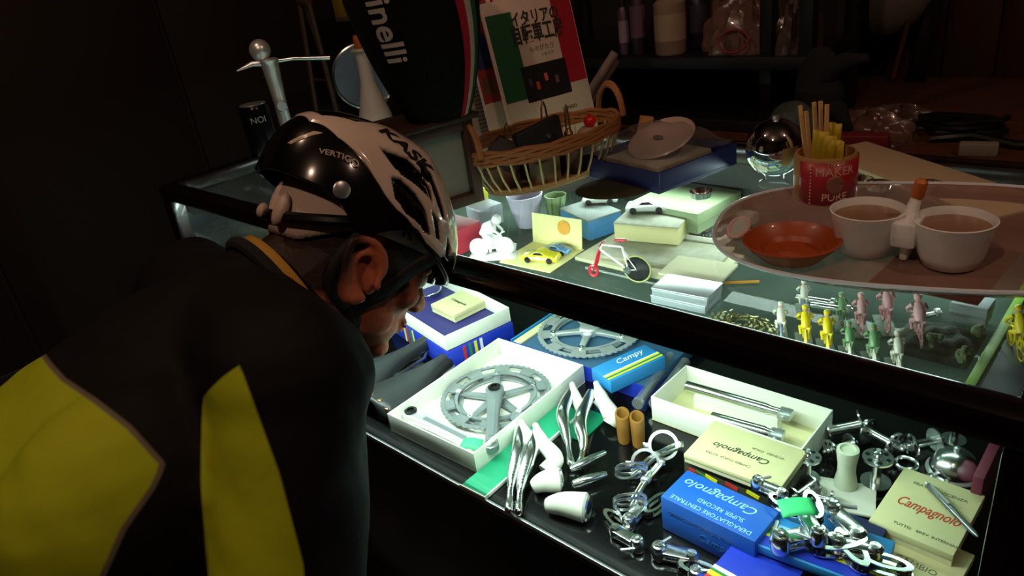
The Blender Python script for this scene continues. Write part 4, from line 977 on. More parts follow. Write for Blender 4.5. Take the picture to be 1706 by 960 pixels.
# newspaper and cream board
sheet((1590, 500), (1600, 330), (1760, 350), TOP+.0005, .0012, 'newspaper', 'newspaper sheet under the right end of the serving tray', mat('newsprint', 'a88c7c', .8, var=.25, scale=120), 'newspaper')
c_ = at(1550, 300, TOP)
R1 = at(1440, 245, TOP); R2 = at(1720, 338, TOP); R3 = at(1425, 320, TOP); a = R2-R1; yaw = math.atan2(a.y, a.x); n = V((a.y, -a.x, 0)).normalized()
cc = (R1+R2)/2+n*.040
t = MB().box((0, 0, .003), (a.length+.03, .085, .006)).build('cream_board', mat('cream_board', 'b8a484', .5), loc=(cc.x+.01, cc.y, TOP), rz=yaw, bev=.001); tag(t, 'long cream board on the glass behind the serving tray', 'board')
# blue plate box in clear wrap
L_, B_, R_3 = (1028, 268), (1090, 212), (1215, 238)
c, wd, dp, yaw = frame3((1030, 272), (1085, 215), (1215, 236), TOP+.03)
c = V((c.x+.016, c.y-.008, 0)); t = empty('blue_gift_box', (c.x, c.y, TOP), 'open dark blue gift box with a wrapped ornamental plate', 'gift box', yaw)
MB().box((0, 0, .002), (wd, dp, .004)).build('base', navy_card, t)
for sx, sy, w_, d_ in ((0, -1, wd, .003), (0, 1, wd, .003), (-1, 0, .003, dp-.006), (1, 0, .003, dp-.006)):
    MB().box((sx*(wd-.003)/2, sy*(dp-.003)/2, .017), (w_, d_, .026)).build('side_panel', navy_card, t, bev=.0005)
q = empty('wrapped_plate', (c.x, c.y, TOP+.004), 'pale round plate in crinkled clear wrap inside the blue gift box', 'plate', yaw)
Rt = RX(.38)
MB().lathe([(0, 0), (.030, 0), (.046, .006), (.052, .010), (.050, .012), (.030, .003), (0, .003)], 40, c=(0, .012, .034), R=Rt).build('plate', mat('plate_cream', 'b49a8c', .3, coat=.4), q)
MB().ball((-.012, .014, .041), (.010, .006, .003), 10).build('painted_motif', mat('motif_brown', '5a4034', .5), q)
random.seed(4)
MB().grid(lambda a, b: V(((a-.5)*(wd-.006), (b-.5)*(dp-.006), .030+.036*(math.sin(PI*a)*math.sin(PI*b))**.5+.003*math.sin(17*a+9*b)*math.cos(13*b))), 26, 26).build('clear_wrap', clear, q, fix=False)
MB().box((0, 0, .012), (wd*.7, dp*.7, .022)).build('paper_padding', mat('tissue', '9c9480', .8, var=.3, scale=60, bump=.8), q, bev=.004)
p = at(1062, 232, TOP+.02); t = MB().box((0, 0, .026), (.022, .010, .052), R=RY(.25)).build('wooden_block', mat('tan_block', 'b87c4c', .6), loc=(p.x, p.y+.02, TOP+.001), rz=.8, bev=.0015); tag(t, 'tan wooden block leaning at the left of the blue gift box', 'block')
p = at(1045, 292, TOP); t = MB().box((0, 0, .009), (.030, .022, .018)).build('small_clear_box', mat('murky_plastic', '9a8c84', .3), loc=(p.x, p.y, TOP), rz=.2, bev=.001); tag(t, 'small murky plastic box in front of the blue gift box', 'box')
c, wd, dp, yaw = frame3((1110, 300), (1170, 245), (1240, 262), TOP+.012)
# dark green oval painting a reflection in the glass top, between basket and gift box
p = at(1030, 312, TOP); t = MB().lathe([(0, 0), (.058, 0), (.060, .0012), (.058, .0026), (.020, .003), (0, .0026)], 40, sx=1.0, sy=.8).build('reflection_disc', mat('dark_green_reflection', '2e3018', .8, var=.2), loc=(p.x, p.y-.005, TOP), rz=.7); tag(t, 'large dark green oval painted as a reflection in the glass before the wicker basket', 'painted reflection')
# wicker basket
def basket():
    A = at(800, 282, TOP+.055); B = at(1045, 205, TOP+.055); d = B-A; yaw = math.atan2(d.y, d.x); c = (A+B)/2
    n = V((-math.sin(yaw), math.cos(yaw), 0)); a_ = d.length/2; b_ = .078; c = c+n*(b_*.42)
    t = empty('wicker_basket', (c.x, c.y, TOP), 'oval wicker basket with loop handles full of small things on the glass top', 'basket', yaw)
    H = .062
    def el(s_, z, k, n_=40): a = 2*PI*k/n_; return V((a_*s_*math.cos(a), b_*s_*math.sin(a), z))
    for i in range(34):
        MB().tube([el(.78, .004, i, 34), el(.90, .030, i, 34), el(.985, H, i, 34)], .0017, 5).build('rib', MATS['pale_cane'], t)
    for j in range(5):
        MB().tube([el(.975+.006*(j % 2), H-.006+.0042*j, k)+V((0, 0, .0018*math.sin(k*1.9+j*2.1))) for k in range(40)], .0032, 6, True).build('rim_strand', wicker_d, t)
    for j in range(3): MB().tube([el(.78+.01*j, .003+.003*j, k) for k in range(40)], .0022, 5, True).build('foot_strand', wicker, t)
    mb = MB(); mb.grid(lambda a, b: V((a_*.77*a*math.cos(2*PI*b), b_*.77*a*math.sin(2*PI*b), .003)), 6, 36); mb.build('woven_base', wicker, t, solid=.002, fix=False)
    for sx in (-1, 1):
        for j in (0, 1):
            MB().tube([V((sx*(a_*.95+.003*j), .030*math.cos(PI*k/14), H+.006+(.046+.004*j)*math.sin(PI*k/14))) for k in range(15)], .0036, 7).build('loop_handle', wicker_d, t)
    return t, c, yaw, a_, b_
MATS['pale_cane'] = mat('pale_cane', 'd8ca90', .55)
bk, bc2, byw, ba, bb_ = basket()
Ax = V((math.cos(byw), math.sin(byw), 0)); Bx = V((-Ax.y, Ax.x, 0))
def inb(x, y, z): return (bc2.x+Ax.x*x+Bx.x*y, bc2.y+Ax.y*x+Bx.y*y, TOP+z)
def tagit(o, l, c): return tag(o, l, c)
t = empty('black_wallet', inb(-.01, 0, .006), 'black leather wallet standing in the wicker basket', 'wallet', byw)
MB().box((0, 0, .050), (.085, .014, .062), R=RY(-.15)).build('wallet_body', leather, t, bev=.004); MB().lathe([(.004, 0), (.004, .002), (0, .003)], 12, c=(.012, -.008, .06), R=RX(PI/2)).build('snap_button', chrome, t)
MB().box((0, 0, .011), (.07, .03, .022)).build('wallet_foot', black_cloth, t)
t = empty('grey_pouch', inb(-.078, .004, .006), 'dark grey soft pouch at the left inside the wicker basket', 'pouch', byw)
MB().ball((0, 0, .038), (.030, .018, .036), 16).build('pouch_body', mat('grey_fabric', '3c3c3c', .9, bump=.4), t); MB().tube([(-.01, 0, .07), (0, 0, .078), (.012, 0, .070)], .0016, 6).build('drawstring', darkwood, t)
for i, (x, y, h_, lab) in enumerate(((-.048, .03, .086, 'small brass hoop bell standing behind the grey pouch'), (.024, .03, .105, 'tall bronze wire clip standing behind the black wallet'), (.062, .022, .090, 'brass twisted clip near the right end of the basket'))):
    t = empty('brass_clip', inb(x, y, .006), lab, 'clip', byw+.3*i); br = MATS.get('old_brass') or mat('old_brass', '8c7048', .35, .8)
    MB().tube([(-.007, 0, 0), (-.009, 0, h_*.6), (-.005, 0, h_*.9), (0, 0, h_), (.005, 0, h_*.9), (.009, 0, h_*.6), (.007, 0, 0)], .0016, 6).build('wire_loop', br, t)
    MB().lathe([(.006, 0), (.008, .004), (.004, .012), (0, .013)], 14, c=(0, 0, h_*.45)).build('bead', br, t)
t = tagit(MB().ball((0, 0, 0), .010, 16).build('red_ball', mat('bright_red', 'e01c28', .3), loc=inb(.090, .0, .066)), 'bright red ball near the right handle inside the basket', 'ball')
t = tagit(MB().lathe([(.016, 0), (.018, .003), (.018, .045), (.011, .052), (0, .053)], 20).build('cream_pot', mat('cream_pot', 'b89c80', .6), loc=inb(.088, .004, .005)), 'cream pot holding the red ball inside the basket', 'pot')
for i, (x, y, c_) in enumerate(((-.09, .0, '8a6a50'), (-.03, -.035, 'a08c70'), (.04, -.03, '6c5c4c'), (.055, .035, '54483c'))):
    o = MB().box((0, 0, .018), (.045, .024, .036)).build('small_packet', mat('packet_%d' % i, c_, .6, var=.3, scale=80), loc=inb(x, y, .0055), rz=byw+.2*i, bev=.002); tag(o, ('brown packet at the left end inside the basket', 'tan packet at the front inside the basket', 'taupe packet front right inside the basket', 'dark packet at the back right inside the basket')[i], 'packet')
# magazines
def magazine(bl, br, name, label, h, lean, build, z=TOP, th=.006, dz=0):
    A = at(*bl, z); B = at(*br, z); d = B-A; w_ = d.length; yaw = math.atan2(d.y, d.x)
    R = RZ(yaw) @ RX(-lean)
    t = empty(name, (A.x, A.y, z+dz), label, 'magazine', R=R)
    build(t, w_, h, th); return t, w_
mag_w = mat('magazine_white', 'd0b8a8', .45); mag_g = mat('flag_green', '1e5a34', .45); mag_r = mat('flag_red', 'a01828', .45)
def flat(t, x0, x1, z0, z1, m_, name='printed_panel', off=.0002): return MB().box((0, 0, 0), (x1-x0, .0003, z1-z0)).build(name, m_, t, loc=((x0+x1)/2, -off, (z0+z1)/2), smooth=False)
RT_ = RX(PI/2)
def mag1(t, w_, h, th):
    MB().box((w_/2, th/2, h/2), (w_, th, h)).build('pages', mag_w, t, bev=.0008)
    flat(t, .004, w_*.30, h*.37, h*.92, mag_g); flat(t, w_*.76, w_-.002, h*.40, h*.985, mag_r)
    text('イタリアの', .026, (w_*.275, -.0007, h*.86), RT_, ink, t, sx=.78, bold=.0006); text('自転車工房', .034, (w_*.24, -.0007, h*.76), RT_, ink, t, sx=.66, bold=.0008)
    text('ものがたり', .011, (w_*.40, -.0007, h*.665), RT_, grey_ink, t); text('イタリア', .007, (w_*.52, -.0007, h*.62), RT_, grey_ink, t)
    ph = flat(t, w_*.26, w_*.78, h*.34, h*.57, mat('dark_photo', '1e1a1c', .4, var=.6, scale=90), 'photograph', .0003)
    for i, (x, z, c_) in enumerate(((-.02, -.005, 'c04030'), (.0, .006, 'd05848'), (.022, -.002, '6a4a40'), (-.034, .003, '4a4048'))): MB().box((x, -.0003, z), (.007, .0003, .013)).build('photo_figure', mat('photo_fig%d' % i, c_, .5), ph)
    text('LONGO', .009, (w_*.62, -.0006, h*.245), RT_, ink, t)
def vz(u, v, z): p = at(u, v, z); return p
t, mw = magazine((864, 282), (1004, 236), 'flag_cover_magazine', 'magazine with green white red flag cover and dark photograph, behind the basket', .262, .22, mag1)
t.location = V(t.location)+V((-.03, .035, 0))
def mag2(t, w_, h, th):
    MB().box((w_/2, th/2, h/2), (w_, th, h)).build('pages', mag_w, t, bev=.0008)
    flat(t, .002, w_*.25, h*.35, h*.95, mat('mag_red2', '983030', .45)); 
    for i in range(8): MB().lathe([(.0085, 0), (.0115, 0), (.0115, .0006), (.0085, .0006)], 20, c=(w_*.15+i*.021, -.0003, h*.93), R=RX(PI/2), close=True).build('red_scallop', mag_r, t)
    flat(t, .006, w_*.16, h*.55, h*.75, navy_card, off=.0006); flat(t, .008, w_*.14, h*.40, h*.5, MATS['old_brass'], off=.0006)
t, _ = magazine((825, 290), (985, 238), 'red_cover_magazine', 'magazine with a row of red scallops, just behind the flag cover magazine', .283, .20, mag2)
t.location = V(t.location)+V((-.045, .055, 0))
def mag3(t, w_, h, th):
    MB().box((w_/2, th/2, h/2), (w_, th, h)).build('pages', mat('old_pages', '9c8478', .6), t, bev=.0006)
    for i in range(18): flat(t, .012, w_*(.55+.3*((i*37) % 10)/10), h*(.12+.04*i), h*(.12+.04*i)+.0018, mat('text_line', '5a463e', .6) if i == 0 else MATS['text_line'], 'text_line', .0004)
t, _ = magazine((796, 285), (862, 262), 'old_booklet', 'old printed booklet standing between the black cap and the magazines', .17, .14, mag3, th=.008)
t.location = V(t.location)+V((-.035, .045, 0))
t, _ = magazine((800, 275), (850, 255), 'dark_spine_book', 'dark spined book between old booklet and red cover magazine', .20, .16, lambda t, w_, h, th: (MB().box((w_/2, th/2, h/2), (w_, th, h)).build('cover', mat('dark_brown_cover', '3a2420', .5), t, bev=.001), MB().box((w_/2, th/2, h+.0002), (w_*.96, th*.7, .002)).build('pages', cp, t)), th=.008)
t.location = V(t.location)+V((-.042, .062, 0))
# dark wooden stand with mirror
p = at(795, 340, TOP); q = at(700, 372, TOP); d = p-q; yaw = math.atan2(d.y, d.x); w_ = .125; hs = .125
pc = p-d.normalized()*w_/2; pc = V((pc.x-.01, pc.y+.02, 0))
t = empty('wooden_stand_frame', (pc.x, pc.y, TOP), 'dark wooden frame stand with a grey mirror pane, carrying the black cap', 'stand', yaw)
fw = mat('dark_frame_wood', '4a3228', .4)
for x in (-1, 1): MB().box((x*(w_/2-.008), 0, hs/2), (.016, .02, hs)).build('upright', fw, t, bev=.0015)
for z in (.008, hs-.008): MB().box((0, 0, z), (w_-.032, .02, .016)).build('cross_bar', fw, t, bev=.0015)
MB().box((0, .002, hs/2), (w_-.034, .003, hs-.034)).build('mirror_pane', mat('grey_pane', '7c8078', .25), t)
MB().box((0, .035, hs+.004), (w_+.012, .11, .008)).build('top_board', darkwood, t, bev=.001)
for x in (-1, 1): MB().box((x*(w_/2-.006), .08, hs/2), (.012, .012, hs)).build('rear_leg', darkwood, t, bev=.001)
# small pink items beside it
t, *_ = carton('pink_card_box', (735, 300), (752, 258), (792, 266), TOP+.012, .0115, 'small white and pink printed card lying by the dark stand', 'card', mat('pinkish_card', 'c8a8a4', .6))
# black cap
p_ = V((pc.x-math.sin(yaw)*.03+.024, pc.y+math.cos(yaw)*.03+.018, 0)); zc = TOP+hs+.008
t = empty('black_cycling_cap', (p_.x, p_.y, zc), 'tall black knitted cycling cap with red white green stripes and white letters', 'cap', yaw-.05)
capm = attrmat('cap_knit', ('060606', 'a01c30', 'b8a89c', '2c5c38'), ('s_red', 's_white', 's_green'), .95, bump=.5, scale=300, width=.0008)
def cappt(a, b):
    th = a*2*PI; z = b
    r = .092*(math.sin(PI*min(1, .10+.90*z)**.82))**.55 if z < 1 else 0
    r = .045+.050*math.sin(PI*(z**.8)*.62)**1.1 if z < .75 else (.045+.050*math.sin(PI*(.75**.8)*.62)**1.1)*math.sqrt(max(0, 1-((z-.75)/.25)**2))
    return V((r*1.0*math.cos(th), r*.85*math.sin(th), z*.30+.004*math.sin(th*3)*z))+V((-.018*z, 0, 0))
mb = MB(); mb.grid(cappt, 96, 80, wrapu=True); capo = mb.build('cap_body', capm, t, ang=3, fix=True)
def addattr(o, name, fn):
    a = o.data.attributes.new(name, 'FLOAT', 'POINT'); a.data.foreach_set('value', [fn(v.co) for v in o.data.vertices])
def band(c0, hw):
    def f(co):
        th = math.atan2(co.y, co.x+.018*co.z/.30); x = th-(-1.02+.14*math.sin(co.z/.30*5+.6)); return (hw-abs(x-c0))*.07
    return f
addattr(capo, 's_red', band(-.12, .10)); addattr(capo, 's_white', band(.05, .08)); addattr(capo, 's_green', band(.20, .08))
lo = text('cinelli', .044, (0, 0, 0), I3, mat('cap_letters', 'b0a49c', .7), t, bold=.0008, align='CENTER')
bm_ = bmesh.new(); bm_.from_mesh(lo.data); bmesh.ops.triangulate(bm_, faces=bm_.faces)
for _k in range(3): bmesh.ops.subdivide_edges(bm_, edges=[e for e in bm_.edges if e.calc_length() > .006], cuts=1)
bm_.to_mesh(lo.data); bm_.free()
for vv in lo.data.vertices:
    x, y, e = vv.co; zz = .46-x*1.0/.30; th = -2.42+y/.080
    q = cappt(th/(2*PI), max(.02, min(.98, zz))); ctr = V((-.018*zz, 0, q.z)); dr = (q-ctr); vv.co = ctr+dr*(1+(.0016+e)/max(.02, dr.length))
lo.data.update()
# white flask with stopper
p = at(630, 214, TOP); t = empty('white_flask', (p.x, p.y, TOP), 'white long-necked flask with orange stopper left of the black cap', 'flask')
MB().lathe([(.038, 0), (.040, .004), (.037, .03), (.026, .07), (.0165, .105), (.0145, .15), (.018, .172), (.0175, .176), (0, .176)], 30).build('flask_body', mat('flask_white', 'b8aca4', .4, coat=.3), t)
MB().lathe([(.022, 0), (.024, .003), (.022, .007)], 20, c=(0, 0, .170)).build('collar', mat('flask_collar', 'a89888', .4), t)
MB().lathe([(.011, 0), (.013, .004), (.013, .024), (.011, .028), (0, .028)], 18, c=(0, 0, .176)).build('stopper', mat('flask_orange', 'a8541c', .5), t)
# round mirror with chrome rim
p = at(535, 214, TOP); Cd = math.atan2(-p.y, -p.x)
t = empty('round_table_mirror', (max(p.x-.075, -1.455), p.y+.09, TOP), 'round mirror with chrome rim behind the helmet', 'mirror', Cd+PI/2)
zc = .105
MB().torus((0, 0, zc), .072, .0045, 48, 8, RX(PI/2)).build('rim', chrome, t)
MB().lathe([(0, -.001), (.07, -.001), (.07, .001), (0, .001)], 48, c=(0, 0, zc), R=RX(PI/2)).build('mirror_disc', mat('mirror_face', '8090a4', .35, .7), t)
MB().cyl((0, 0, 0), (0, 0, zc-.072), .005, n=12).build('stem', chrome, t); MB().lathe([(.04, 0), (.04, .003), (.008, .010), (0, .010)], 28).build('foot', chrome, t)
# two-legged brown easel
t = empty('brown_easel', (at(556, 214, TOP).x, at(556, 214, TOP).y, TOP), 'slim brown easel of two slanting bars behind the helmet', 'easel')
o_ = at(556, 214, TOP); em = mat('easel_brown', '3c2a22', .45)
topz = .26
def epx(u, v, u0, v0):  # bar from its foot on the glass to a point above, kept in a plane that faces the room
    A = at(u0, v0, TOP); q = A+(at(u, v, TOP+.30)-A)*0; r = ray(u, v); n_ = V((A.x, A.y, 0)).normalized(); tt = (A.x*n_.x+A.y*n_.y)/(r.x*n_.x+r.y*n_.y); return A, V((r.x*tt, r.y*tt, CZ+r.z*tt))
for (u, v, u0, v0) in ((499, 2, 532, 214), (515, 5, 568, 214)):
    A, B = epx(u, v, u0, v0); MB().tube([A-o_, B-o_], .0065, 6).build('bar', em, t)
A1, B1 = epx(499, 2, 532, 214); A2, B2 = epx(515, 5, 568, 214)
MB().tube([B1-o_, B2-o_], .009, 8).build('top_joint', em, t); MB().tube([(A1*.6+B1*.4)-o_, (A2*.6+B2*.4)-o_], .003, 6).build('cross_link', em, t)
MB().tube([(B1+B2)/2-o_, (A1+A2)/2-o_+V((-.05, .07, 0))], .005, 6).build('rear_leg', em, t)
# chrome tap
p = atx(476, 205, -1.462); t = empty('chrome_bar_tap', (p.x, p.y, TOP), 'chrome column tap with ball top and pointed spout at the left end of the case', 'tap', Cd+PI/2+.1)
zt = min(.24, zof(p.x, p.y, 100)-TOP)
MB().lathe([(.032, 0), (.033, .004), (.020, .012), (.014, .03), (.013, zt*.5), (.018, zt*.95), (.021, zt), (.012, zt+.004)], 28).build('column', satin, t)
MB().ball((-.012, 0, zt+.022), (.022, .020, .022), 20).build('ball_head', satin, t)
MB().tube([(0, 0, zt-.005), (-.035, 0, zt-.002), (-.068, 0, zt-.010)], [.009, .006, .0015], 12).build('spout', satin, t)
MB().tube([(.005, 0, zt-.004), (.05, .005, zt-.006), (.125, .01, zt-.018)], [.006, .005, .006], 10).build('side_arm', chrome, t)
MB().lathe([(0, 0), (.010, 0), (.012, .003), (.010, .006), (0, .006)], 14, c=(0, -.02, zt*.5), R=RX(PI/2)).build('badge', alu, t)
# drink can
p = at(437, 256, TOP); p.x = max(p.x+.006, -1.468); t = empty('dark_drink_can', (p.x, p.y, TOP), 'black drink can with grey lettering at the left corner of the case top', 'can')
cr = .031; MB().lathe([(.026, 0), (cr, .004), (cr, .098), (.027, .106), (.026, .108), (.024, .105), (0, .105)], 32).build('can_body', mat('black_can', '14181a', .22, .6), t)
MB().lathe([(.0265, 0), (.0275, .001), (.0265, .002), (.0250, .002)], 30, c=(0, 0, .1068)).build('can_rim', alu, t)
MB().ball((.004, 0, .1062), (.009, .006, .0012), 12).build('pull_tab', alu, t)
cA = math.atan2(-p.y, -p.x)
wraptext('NOI', cr, .078, cA+.1, .018, mat('can_letters', '8c9494', .4), t)
# ================================================================ BEHIND THE CASE
# worktable behind
t = empty('back_counter', (-.35, 1.62, 0), 'dark wooden counter along the wall behind the case', 'counter')
MB().box((0, 0, .86), (2.7, .60, .03)).build('counter_top', brownwood, t, bev=.003)
for x in (-1.3, -.45, .45, 1.3): MB().box((x, .0, .4225), (.03, .56, .845)).build('side_board', darkwood, t)
MB().box((0, .27, .4225), (2.6, .02, .845)).build('rear_board', darkwood, t)
BZ = .8751
# black shelf unit
def shelf_unit():
    yb = 1.50; pL = aty(1035, 93, yb-.12); pR = aty(1385, 98, yb-.12); z = (pL.z+pR.z)/2
    x0 = pL.x-.28; x1 = aty(1352, 98, yb-.12).x
    t = empty('black_shelf_unit', ((x0+x1)/2, yb, BZ), 'black open shelf unit with bottles behind the display case', 'shelf unit')
    L = x1-x0; zs = z-BZ
    bm = mat('shelf_black', '080706', .5)
    MB().box((0, 0, zs-.012), (L, .25, .024)).build('shelf_board', bm, t, bev=.001)
    MB().box((0, 0, .012), (L, .25, .024)).build('shelf_board', bm, t, bev=.001)
    MB().box((0, 0, zs+.42), (L, .25, .02)).build('shelf_board', bm, t, bev=.001)
    for x, y in ((-L/2+.012, -.11), (L/2-.012, -.11), (-L/2+.012, .11), (L/2-.012, .11)):
        MB().box((x, y, (zs+.43)/2), (.026, .026, zs+.43)).build('post', bm, t, bev=.001)
    xp = aty(1276, 50, yb-.12).x-(x0+x1)/2
    MB().box((xp, -.11, (zs+.41)/2+.012), (.024, .024, zs+.39)).build('post', bm, t, bev=.001)
    MB().box((0, .122, (zs+.43)/2), (L-.02, .004, zs+.42)).build('back_panel', mat('shelf_back', '100a08', .7), t)
    return z, x0, x1, yb
zs_, sx0, sx1, yb = shelf_unit()
bcap = mat('bottle_cap_dark', '241c1c', .4)
def bottle(u, w_px, vt, vb, label, c1, c2, cap='bottle_cap_dark', y=None, band_=True):
    y = y or yb-.08; p = aty(u, vb, y); dist = math.sqrt(p.x**2+y*y+(CZ-zs_)**2); r = w_px/2*dist/F*.95; x = aty(u, 60, y).x
    x = p.x+(p.z-zs_)*0; h = max(.05, (vb-vt)*dist/F*.98)
    t = empty('supply_bottle', (x, y, zs_+.0005), label, 'bottle')
    m1 = MATS.get('bt'+c1) or mat('bt'+c1, c1, .4); m2 = MATS.get('bt'+c2) or mat('bt'+c2, c2, .5)
    MB().lathe([(r*.92, 0), (r, .004), (r, h*.78), (r*.6, h*.86), (0, h*.86)], 20).build('bottle_body', m1, t)
    MB().lathe([(r*1.01, h*.22), (r*1.012, h*.62)], 20).build('bottle_label', m2, t)
    MB().lathe([(r*.62, 0), (r*.62, h*.13), (r*.5, h*.14), (0, h*.14)], 16, c=(0, 0, h*.86)).build('screw_cap', bcap, t)
    return t
bottle(1042, 18, 5, 88, 'slim lilac bottle at the left end of the black shelf', '4a3a4c', '8a7888')
bottle(1066, 26, -30, 88, 'dark purple bottle with pale label left of the white bottle', '2c2028', '5c4654')
bottle(1118, 50, -8, 90, 'fat white bottle with dark cap in the middle of the shelf', '8c7868', '9c8a74')
bottle(1164, 34, -45, 58, 'dark blue bottle right of the white bottle', '2a2438', '463c50', y=yb+.0)
bottle(1198, 26, -40, 62, 'brown bottle behind the plastic bag on the shelf', '4a3628', '6a5040', y=yb+.03)
# crumpled bag on the shelf
def bag(c, r, label, col, seed, name='crumpled_plastic_bag', haze=.5, yaw=0):
    m_ = mat('bag_%d' % seed, col, .25, coat=.5, var=.3, scale=25, bump=1.0)
    random.seed(seed); ph = [random.random()*6.3 for _ in range(8)]
    def fn(a, b):
        th = a*2*PI; p = b*PI/2*.999; k = 1+.10*math.sin(5*th+ph[0]+3*p)+.07*math.sin(9*th+ph[1]-5*p)+.05*math.sin(15*th+7*p+ph[2])
        return V((r[0]*k*math.cos(th)*math.sin(p+.0), r[1]*k*math.sin(th)*math.sin(p), r[2]*k*math.cos(p)*(1 if p < 1.5 else 1)))
    mb = MB(); mb.grid(fn, 48, 20, wrapu=True); o = mb.build(name, m_, loc=c, rz=yaw, ang=.5); tag(o, label, 'bag'); return o
px = aty(1245, 92, yb-.07); bag((px.x, yb-.05, zs_), (.10, .055, .10), 'crumpled pinkish plastic bag on the black shelf beside the bottles', '6a5048', 21)
q = aty(1225, 75, yb-.11); t = MB().torus((0, 0, 0), .022, .0022, 30, 6, RX(1.2), sx=1.4).build('red_elastic_loop', mat('dull_red', '7c1820', .5), loc=(q.x, yb-.118, zs_+.030)); tag(t, 'red elastic loop in front of the plastic bag on the shelf', 'loop')
px = aty(1310, 90, yb-.09); bag((px.x+.005, yb-.06, zs_), (.045, .05, .12), 'grey crumpled bag at the right end of the black shelf', '4a3a34', 22)
# black gloves / strap hanging from right post
q = aty(1362, 140, yb-.16)
t = empty('black_hanging_cloth', (q.x, yb-.15, q.z-.10), 'black cloth with two limp ends draped at the right shelf post', 'cloth')
MB().ball((0, 0, .08), (.045, .022, .085), 18).build('cloth_bunch', black_cloth, t)
for a_, b_ in (((.01, 0, .11), (.085, -.01, .145)), ((.02, 0, .06), (.06, -.01, .02))): MB().tube([a_, ((a_[0]+b_[0])/2, -.01, (a_[2]+b_[2])/2+.012), b_], [.022, .017, .007], 10).build('limp_end', black_cloth, t)
# pale helmet hanging on back wall
q = aty(1450, -8, 2.10)
t = empty('hanging_white_helmet', (q.x, 2.10, q.z), 'pale rounded helmet with a black band hanging on the back wall', 'helmet')
MB().ball((0, -.02, 0), (.155, .10, .115), 28).build('shell', mat('dim_white_shell', '6a625a', .4), t, ang=3)
MB().tube([(.155*.18*1+.02*math.sin(k)*0, -.02-.103*math.cos(k), .118*math.sin(k)) for k in [(-1.5+3.0*i/20) for i in range(21)]], .012, 8).build('black_band', black_pl, t)
MB().cyl((0, .05, .09), (0, .148, .11), .005, n=8).build('hook', dkmetal, t)
# dark strap leaning on wall
A = aty(1520, 190, 1.85); B = aty(1562, -10, 2.12)
t = empty('dark_wooden_pole', (A.x, 1.85, BZ), 'dark pole leaning against the plank wall above the plastic bags', 'pole')
zA = BZ; top_ = V((B.x-A.x, .27, B.z-BZ)); MB().tube([(0, 0, .006), tuple(top_)], .020, 8).build('pole', black_pl, t); MB().tube([(-.05, 0, .006), tuple(top_+V((-.05, 0, 0)))], .006, 6).build('slim_rod', brownwood, t)
# bags & cables on counter
q = at(1445, 205, BZ+.03); bag((q.x, min(q.y, 1.80), BZ), (.085, .05, .05), 'clear bag of red and white goods on the counter behind the jar', '5a4038', 31)
o = MB().box((0, 0, .016), (.12, .03, .03)).build('red_white_packet', mat('dull_red_pack', '6a1c20', .4), loc=(q.x, min(q.y, 1.80)-.075, BZ), rz=.2, bev=.003); tag(o, 'dull red packet in front of the clear bag on the counter', 'packet')
q = at(1500, 190, BZ+.02); bag((q.x, min(q.y, 1.8), BZ), (.06, .04, .035), 'small shiny bag right of the red packet on the counter', '4c3c34', 33)
q = at(1600, 215, BZ+.01); random.seed(9)
t = MB().tube([(.06*math.cos(k*.55)+.012*math.sin(k*1.3), .035*math.sin(k*.55)+.006*math.cos(k*2.1), .006+.0018*k*.4) for k in range(36)], .0055, 7).build('coiled_black_cable', black_pl, loc=(q.x, min(q.y, 1.8), BZ+.0005)); tag(t, 'coiled black cable on the counter at the right', 'cable')
q = at(1660, 235, BZ+.01); t = MB().tube([(-.10, 0, .007), (-.04, .02, .012), (.03, -.01, .009), (.10, .01, .007)], .007, 8).build('black_cable', black_pl, loc=(q.x, min(q.y, 1.75), BZ)); tag(t, 'loose black cable right of the coiled one', 'cable')
q = at(1612, 222, BZ+.02); t = tag(MB().box((0, 0, .011), (.055, .018, .022)).build('grey_plug', mat('grey_plug', '7c7468', .5), loc=(q.x+.03, min(q.y, 1.8)-.055, BZ), rz=.2, bev=.003), 'grey plug beside the coiled black cable', 'plug')
# newspaper end sticking out behind magazines and left shelf
A = aty(1025, 88, 1.30); B = aty(965, 120, 1.22)
t = MB().tube([at(955, 135, TOP+.19)*0+A+V((0, 0, 0)), B], .006, 6).build('x', cp); bpy.data.objects.remove(t)
t = empty('rolled_paper', (B.x-.05, 1.18, BZ), 'pale rolled paper leaning behind the flag cover magazine', 'rolled paper')
MB().tube([V((0, 0, .006)), V((A.x-(B.x-.05), .12, A.z-BZ))], .010, 10).build('roll', mat('dim_paper', '84706a', .7), t)
MB().tube([V((.01, .03, .006)), V((A.x-(B.x-.05)-.01, .14, A.z-BZ-.02))], .006, 8).build('inner_roll', MATS['dim_paper'], t)
# dark box shelf upper left with yellow and red cartons
q = aty(600, 60, 1.45); q2 = aty(600, 29, 1.45); zt_ = q2.z
t = empty('dark_cabinet', (q.x, 1.50, BZ), 'dark cabinet behind the white flask, cartons on it', 'cabinet')
w_ = .40; MB().box((0, 0, (zt_-BZ)/2), (w_, .26, zt_-BZ)).build('body', mat('cabinet_dark', '0c0806', .5), t, bev=.003)
MB().box((0, -.134, (zt_-BZ)/2), (w_*.92, .008, (zt_-BZ)*.86)).build('door', mat('cabinet_door', '120c09', .45), t, bev=.002)
for (u, c_, wv, lab) in ((574, '8c7828', .045, 'dull yellow carton on the dark cabinet'), (596, '6c1414', .038, 'dark red carton right of the yellow one on the cabinet'), (618, '4c1010', .040, 'darker red carton beside the black cap top')):
    x = aty(u, 15, 1.42).x; o = MB().box((0, 0, .04), (wv, .05, .08)).build('small_carton', mat('carton'+c_, c_, .5), loc=(x, 1.42, zt_), bev=.001); tag(o, lab, 'carton')
